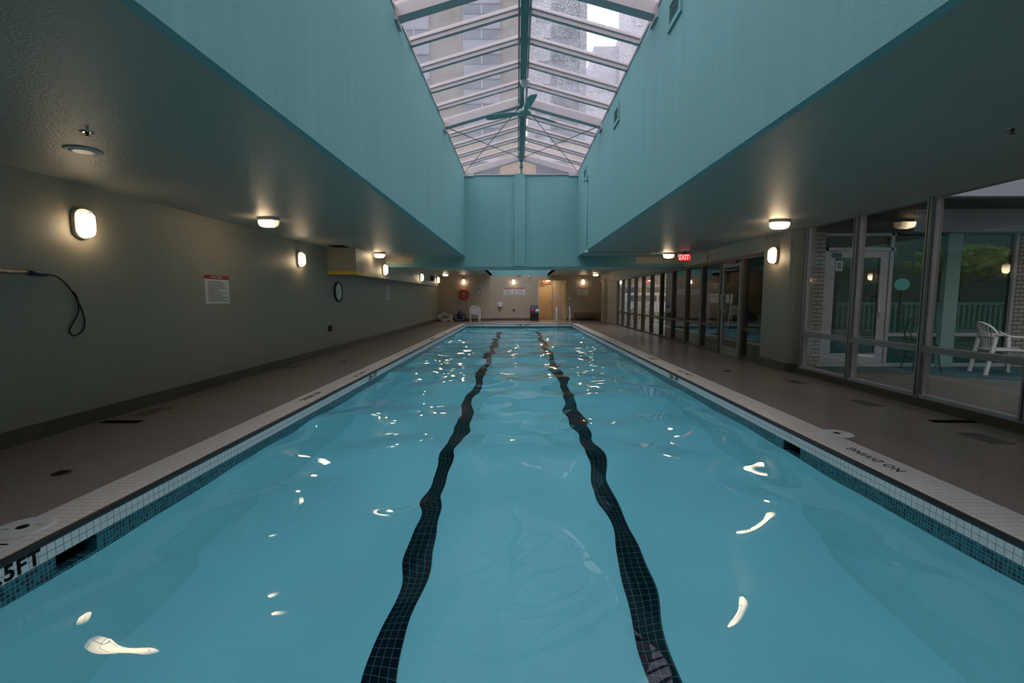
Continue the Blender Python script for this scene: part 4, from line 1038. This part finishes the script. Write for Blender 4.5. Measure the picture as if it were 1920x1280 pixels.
MB().tube(spl([(6.50, YS - .03, 1.27), (6.47, YS - .09, 1.27), (6.44, YS - .09, 1.24), (6.44, YS - .09, 1.00), (6.47, YS - .09, .97), (6.50, YS - .03, .97)], 4), .014, 8).build('handle', 'white_plastic', d4)
MB().lathe([(.022, 0), (.022, -.02)], 12, (6.51, YS - .03, .90), 'y').build('lock', 'chrome', d4)
B((5.60, YS - .10, 1.96), (5.72, YS - .03, 2.03)).build('closer', 'dark_frame', d4)
B((5.69, YS - .003, 1.72), (5.81, YS, 1.90)).build('sticker', 'sign_white', d4); B((5.72, YS - .005, 1.76), (5.78, YS - .003, 1.87)).build('sticker_mark', 'tower_panel', d4)
struct(B((7.52, 8.41, 0), (7.76, 8.50, 2.40)).build('trim_court_column', 'pale_green_column'), 'pale green column in front of the storefront glass', 'column')
# court ground
struct(B((4.78, -8, -.12), (16, 8.75, -.002)).build('floor_court', 'concrete'), 'concrete floor of the court', 'floor')
cm = MB(); poly = [(5.0, 8.45), (5.0, 8.02), (5.8, 7.86), (6.6, 7.62), (7.4, 7.18), (8.2, 6.55), (9.2, 5.9), (10.4, 5.4), (10.4, 8.45)]
tag(cm.prism(poly, -.002, .010).build('outdoor_carpet', 'green_mat'), 'dark green outdoor carpet on the court floor', 'carpet')
struct(B((10.4, -6, 0), (10.6, 8.64, 13.0)).build('wall_added_court_side', 'court_brick_side'), 'added unseen brick wall that shades the court from the far side', 'wall')  # added out of view to block sky light and darken the court
struct(B((4.9, -6.2, 0), (10.6, -6, 13.0)).build('wall_added_court_near', 'court_brick'), 'added unseen brick wall that shades the court from its near end', 'wall')  # another added wall out of view, cutting sky light in the court
# wire bistro chair in the court
e = empty('bistro_chair', (6.88, 8.02, .010), -.3); tag(e, 'black wire bistro chair standing near the storefront', 'chair')
for x in (-.17, .17):
    MB().tube(spl([(x*1.15, -.19, 0), (x, -.15, .22), (x*.9, -.16, .43)], 5), .010, 6).build('leg', 'black_plastic', e)
    MB().tube(spl([(x*1.2, .23, 0), (x, .16, .22), (x*.9, .16, .44)], 5), .010, 6).build('leg', 'black_plastic', e)
MB().lathe([(.19, .43), (.195, .44), (.19, .45)], 24).build('seat', 'black_plastic', e)
m = MB(); m.tube(spl([(-.155, .16, .44), (-.19, .20, .66), (-.12, .23, .84), (0, .24, .88), (.12, .23, .84), (.19, .20, .66), (.155, .16, .44)], 6), .010, 6)
m.tube(spl([(-.06, .17, .45), (-.11, .21, .68), (-.02, .23, .80)], 5), .006, 6); m.tube(spl([(.06, .17, .45), (.11, .21, .68), (.02, .23, .80)], 5), .006, 6); m.tube([(0, .17, .45), (0, .235, .88)], .006, 6)
m.build('backrest', 'black_plastic', e)

# fitness room contents
e = empty('television', (6.0, 14.35, 1.98)); tag(e, 'black television hanging high inside the room past the glazing', 'television')
B((-.42, 0, -.30), (.42, .08, .30)).build('case', 'black_plastic', e, .008); B((-.40, -.004, -.28), (.40, 0, .28)).build('screen', 'ink_black', e); B((-.04, .02, .30), (.04, .06, .64)).build('bracket', 'black_plastic', e)
e = empty('water_cooler', (5.76, 14.6, 0)); tag(e, 'pale blue water cooler inside the room under the television', 'water cooler')
B((-.14, -.14, 0), (.14, .14, .82)).build('body', 'frame_light', e, .015); MB().lathe([(.06, .82), (.12, .87), (.125, 1.15), (.10, 1.22), (.02, 1.24)], 20).build('bottle', 'globe_glow' if False else 'pale_towel', e); B((-.05, -.18, .62), (.05, -.14, .68)).build('tap', 'blue_plastic', e)
def palm(x, y, n, h, lab):
    rg = random.Random(int(x*10)); e = empty('potted_palm', (x, y, 0)); tag(e, lab, 'plant', 'potted palms in the room')
    MB().lathe([(.13, 0), (.17, .28), (.18, .30), (.15, .30), (.14, .27)], 20).build('pot', 'terracotta', e)
    m = MB()
    for i in range(n):
        a = rg.uniform(0, 2*PI); r = rg.uniform(.25, .55); hh = rg.uniform(.5, 1.0) * h
        st = spl([(0, 0, .28), (r*.3*math.cos(a), r*.3*math.sin(a), .28 + hh*.6), (r*.8*math.cos(a), r*.8*math.sin(a), .28 + hh), (r*1.2*math.cos(a), r*1.2*math.sin(a), .2 + hh*.86)], 5)
        d = Vector((-math.sin(a), math.cos(a), 0))
        for j in range(5, len(st) - 1):
            p = st[j]; l = .20 * math.sin(PI * (j - 3) / (len(st) - 2)) + .05
            for s in (-1, 1):
                q = p + d*s*l + Vector((0, 0, -.08)); w = (st[j+1] - st[j]) * .35
                m.add([p - w, p + w, q + w*.3, q - w*.3], [(0, 1, 2, 3)])
        m.tube(st, .006, 5)
    m.build('fronds', 'palm_leaf', e)
palm(5.35, 9.75, 22, 1.15, 'dark leafy potted palm inside the glazing beside the pier'); palm(6.25, 13.2, 16, 1.0, 'dark potted palm deeper inside the room')
e = empty('treadmill', (5.55, 12.3, 0), .2); tag(e, 'grey treadmill inside the room past the glazing', 'treadmill')
B((-.32, -.75, .05), (.32, .75, .16)).build('deck', 'black_plastic', e, .01); B((-.24, -.7, .16), (.24, .6, .175)).build('belt', 'black_rubber', e)
for x in (-.33, .33):
    MB().tube([(x, .66, .1), (x, .50, 1.12)], .028, 8).build('upright', 'frame_light', e); MB().tube([(x, .5, 1.0), (x, .05, .95)], .02, 8).build('handrail', 'frame_light', e)
B((-.36, .44, 1.10), (.36, .54, 1.36)).build('console', 'frame_light', e, .02)

# ------------------------------------------------------------------ outdoors beyond the glass
struct(B((4.7, 15.05, -.15), (40, 31, -.01)).build('floor_terrace', 'asphalt'), 'grey paving outside the far glazing', 'ground')
struct(B((4.7, 31, -.60), (40, 80, -.40)).build('floor_street', 'asphalt'), 'grey street beyond the terrace', 'ground')
struct(B((9.4, 8.75, -.15), (40, 15.05, -.01)).build('floor_garden', 'soil_turf'), 'dark garden ground past the lobby', 'ground')
def bush(x, y, z, sx, sy, sz, n, mat, lab, grp, name='shrub', leaf=.05, seed=1, trunk=0):
    rg = random.Random(seed); e = empty(name, (x, y, z)); tag(e, lab, 'tree' if trunk else 'shrub', grp)
    m = MB()
    for i in range(n):
        while True:
            p = Vector((rg.uniform(-1, 1), rg.uniform(-1, 1), rg.uniform(-1, 1)))
            if .35 < p.length < 1: break
        p = Vector((p.x*sx, p.y*sy, p.z*sz + sz + trunk))
        a = Vector((rg.uniform(-1, 1), rg.uniform(-1, 1), rg.uniform(-1, 1))).normalized(); b = a.orthogonal().normalized()
        l = leaf * rg.uniform(.6, 1.4)
        m.add([p - a*l, p + b*l*.5, p + a*l, p - b*l*.5], [(0, 1, 2, 3)])
    m.build('foliage', mat, e)
    m = MB(); m.tube([(0, 0, 0), (.03, 0, trunk + sz*.9)], .02 + .03*(trunk > 0), 6)
    for k in range(4): m.tube([(0, 0, trunk + sz*.3), (sx*.5*math.cos(k*1.6), sy*.5*math.sin(k*1.6), trunk + sz*1.1)], .012, 5)
    m.build('stem', 'wood', e)
gb = 'shrubs outside the far glazing'
bush(6.3, 24.6, 0, .55, .4, .38, 500, 'grey_leaf', 'greyish shrub outside the furthest panes of the far glazing', gb, seed=1)
bush(7.1, 26.2, 0, .5, .4, .55, 500, 'grey_leaf', 'taller grey shrub outside in front of the parked van', gb, seed=2)
bush(7.4, 24.4, 0, .38, .3, .26, 400, 'hedge_leaf', 'low bright green shrub outside below the parked van', gb, seed=3)
bush(8.6, 25.5, 0, .6, .4, .34, 500, 'grey_leaf', 'broad shrub outside behind the railing of the far glazing', gb, seed=4)
bush(15.2, 43.0, -.4, 1.2, .8, .7, 700, 'hedge_leaf', 'olive hedge far outside beside the van', gb, leaf=.1, seed=5)
e = empty('railing', (0, 23.4, 0)); tag(e, 'pale picket railing outside the far glazing', 'railing', 'railings in the garden')
B((5.3, -.03, .92), (9.2, .03, .98)).build('top_rail', 'frame_light', e); B((5.3, -.02, .10), (9.2, .02, .15)).build('bottom_rail', 'frame_light', e)
for i in range(26): B((5.35 + .15*i, -.012, .15 if i % 5 else -.01), (5.38 + .15*i, .012, .92)).build('baluster', 'frame_light', e)
# planter
e = empty('planter', (7.0, 21.3, 0)); tag(e, 'dark plant tub on the paving outside the glazing', 'planter')
MB().lathe([(.16, 0), (.22, .36), (.24, .38), (.20, .38), (.19, .33)], 18).build('tub', 'terracotta', e); MB().lathe([(.19, .30), (.19, .34)], 18).build('soil', 'soil_turf', e)
# van
v = empty('van', (12.3, 44.0, -.40), -.12); tag(v, 'white van parked in the street seen through the far glazing', 'van')
side = [(-2.3, .35), (-2.3, 1.95), (-2.1, 2.08), (.9, 2.08), (1.35, 1.95), (1.95, 1.25), (2.55, 1.10), (2.75, .95), (2.78, .35)]
MB().prism(side, -.92, .92, 'y').build('body', 'van_white', v, .05)
for s in (-1, 1):
    y0, y1 = (-.935, -.915) if s < 0 else (.915, .935)
    for wd in ([(-2.0, 1.3), (-2.0, 1.85), (-.75, 1.85), (-.75, 1.3)], [(-.6, 1.3), (-.6, 1.85), (.45, 1.85), (.45, 1.3)], [(.6, 1.3), (.6, 1.85), (1.25, 1.80), (1.75, 1.27)]):
        MB().prism(wd, y0, y1, 'y').build('side_window', 'van_glass', v)
    for x in (-1.5, 1.8): MB().lathe([(.36, -.12), (.37, 0), (.36, .12)], 24, (x, s*.85, .36), 'y').build('wheel', 'tyre', v); 
    for x in (-1.5, 1.8): MB().lathe([(.2, -.13), (.2, .13)], 18, (x, s*.86, .36), 'y').build('hub', 'frame_light', v)
MB().hexa([(1.45, -.8, 1.93), (1.45, .8, 1.93), (1.96, .82, 1.30), (1.96, -.82, 1.30)], [(1.47, -.8, 1.95), (1.47, .8, 1.95), (1.98, .82, 1.32), (1.98, -.82, 1.32)]).build('windscreen', 'van_glass', v)
B((2.74, -.7, .6), (2.80, .7, .8)).build('grille', 'black_plastic', v); B((2.70, -.88, .38), (2.84, .88, .55)).build('bumper', 'frame_metal', v)
# house behind the van
hs = empty('street_building', (0, 58, -.4)); tag(hs, 'beige street building behind the parked van', 'building')
B((6, 0, 0), (34, 8, 9)).build('wall', 'beige_house', hs)
for i in range(9):
    for z in (1.0, 4.4): B((7 + 3*i, -.05, z), (8.5 + 3*i, .02, z + 1.7)).build('window', 'tower_window', hs)
B((5.8, -.15, 2.9), (34.2, 0, 3.25)).build('string_course', 'pale_tower', hs)
# garden beyond the lobby: balustrade, globe lamp, trees
e = empty('railing', (0, 14.6, 0)); tag(e, 'pale balustrade seen through the storefront glass', 'railing', 'railings in the garden')
B((9.6, -.04, 1.02), (16, .04, 1.09)).build('top_rail', 'frame_light', e); B((9.6, -.03, .20), (16, .03, .26)).build('bottom_rail', 'frame_light', e)
for i in range(40): B((9.65 + .16*i, -.02, .26 if i % 8 else -.01), (9.71 + .16*i, .02, 1.02)).build('baluster', 'frame_light', e)
e = empty('globe_lamp', (10.62, 13.2, 0)); tag(e, 'white globe lamp on a post seen through the storefront glass', 'lamp')
MB().lathe([(.17*math.sin(PI*k/14) + .001, 1.60 - .17*math.cos(PI*k/14)) for k in range(15)], 24).build('globe', 'globe_glow', e)
MB().lathe([(.09, 0), (.05, .06), (.04, 1.38), (.07, 1.42), (.07, 1.46)], 14).build('post', 'pale_green_column', e)
gh = 'trees beyond the lobby'
bush(19.0, 20.5, 0, 2.2, 1.4, .8, 1500, 'autumn_leaf', 'yellowish tree beyond the storefront glass on the right', gh, 'garden_tree', .13, 31, 1.9)
bush(13.5, 19.0, 0, 1.6, 1.2, .8, 1000, 'hedge_leaf', 'darker tree beyond the storefront glass on the left', gh, 'garden_tree', .12, 32, 1.8)
for i, (x, y) in enumerate(((11.2, 16), (14.2, 16.4), (17.2, 16.2))):
    bush(x, y, 0, 1.5, .5, .42, 700, 'hedge_leaf', ('low hedge behind the globe lamp post', 'low hedge in the middle behind the balustrade', 'low hedge at the right end behind the balustrade')[i], 'hedges behind the balustrade', 'hedge', .07, 40 + i)
struct(B((9.4, 24, 0), (40, 24.3, 12.0)).build('wall_garden', 'room_dark'), 'dark garden wall behind the trees, raised to block the sky', 'wall')  # raised high and dark to keep bright sky out of the storefront glass

# ------------------------------------------------------------------ towers above the skylight
Y1 = 58.0
t1 = empty('brick_tower', (0, 0, 0)); tag(t1, 'beige brick apartment tower above the left slope of the skylight', 'building')
B((-20, Y1, -.1), (0.9, Y1 + 14, 62)).build('wall', 'tower_brick', t1)
for bx0, bx1 in ((-13.9, -10.4), (-6.4, -2.05)):
    B((bx0, Y1 - .25, -.1), (bx1, Y1, 62)).build('bay', 'tower_panel', t1)
    for k in range(11):
        z = 14.6 + 2.78*k
        w = B((bx0 + .1, Y1 - .31, z), (bx1 - .1, Y1 - .24, z + 1.05)).build('window', 'tower_window', t1)
        B(((bx0 + bx1)/2 - .05, Y1 - .36, z), ((bx0 + bx1)/2 + .05, Y1 - .30, z + 1.05)).build('mullion', 'pale_tower', w)
        B((bx0, Y1 - .40, z + 1.05), (bx1, Y1 - .24, z + 1.18)).build('ledge', 'slate_tower', t1)
t2 = empty('slate_tower', (0, 0, 0)); tag(t2, 'dark slate tower above the right slope of the skylight', 'building')
B((1.6, 70, -.1), (9.7, 84, 75)).build('wall', 'slate_tower', t2)
B((1.6, 69.8, -.1), (2.5, 70, 75)).build('pier', 'pale_tower', t2); B((8.7, 69.8, -.1), (9.7, 70, 75)).build('pier', 'tower_panel', t2)
for k in range(14):
    z = 16 + 3.1*k; B((2.5, 69.85, z), (4.6, 70, z + 1.9)).build('window', 'pale_window', t2); B((4.9, 69.9, z), (8.6, 70, z + 1.5)).build('window', 'slate_window', t2)
t3 = empty('pale_tower', (0, 0, 0)); tag(t3, 'hazy pale tower at the right edge of the skylight', 'building')
B((25.5, 112, -.1), (40, 126, 80)).build('wall', 'pale_tower', t3); B((22.8, 111, -.1), (25.5, 124, 60)).build('wing', 'pale_tower', t3)
for i in range(4):
    for k in range(12): B((26.2 + 2.6*i, 111.85, 20 + 4.2*k), (27.9 + 2.6*i, 112, 22.6 + 4.2*k)).build('window', 'pale_window', t3)
t4 = empty('stepped_block', (0, 0, 0)); tag(t4, 'hazy lower building between the slate and pale towers', 'building')
B((15.2, 112, -.1), (22.8, 124, 53)).build('wall', 'pale_tower', t4); B((17.2, 112.5, 53), (22.8, 124, 58)).build('upper_storey', 'pale_tower', t4)
for i in range(3):
    for k in range(8): B((16 + 2.3*i, 111.85, 20 + 4*k), (17.4 + 2.3*i, 112, 22.4 + 4*k)).build('window', 'pale_window', t4)
Y5 = 30.0
t5 = empty('brick_annex', (0, 0, 0)); tag(t5, 'low pinkish brick building seen through the skylight gable', 'building')
B((-7.5, Y5, -.1), (6.0, Y5 + 5, 10.75)).build('wall', 'podium_brick', t5)
for x0, x1 in ((-2.9, -1.15), (1.15, 3.1), (-5.2, -3.9)):
    B((x0, Y5 - .06, 8.1), (x1, Y5, 9.62)).build('window', 'tower_window', t5); B((x0 - .15, Y5 - .12, 9.62), (x1 + .15, Y5, 9.85)).build('lintel', 'pale_tower', t5)
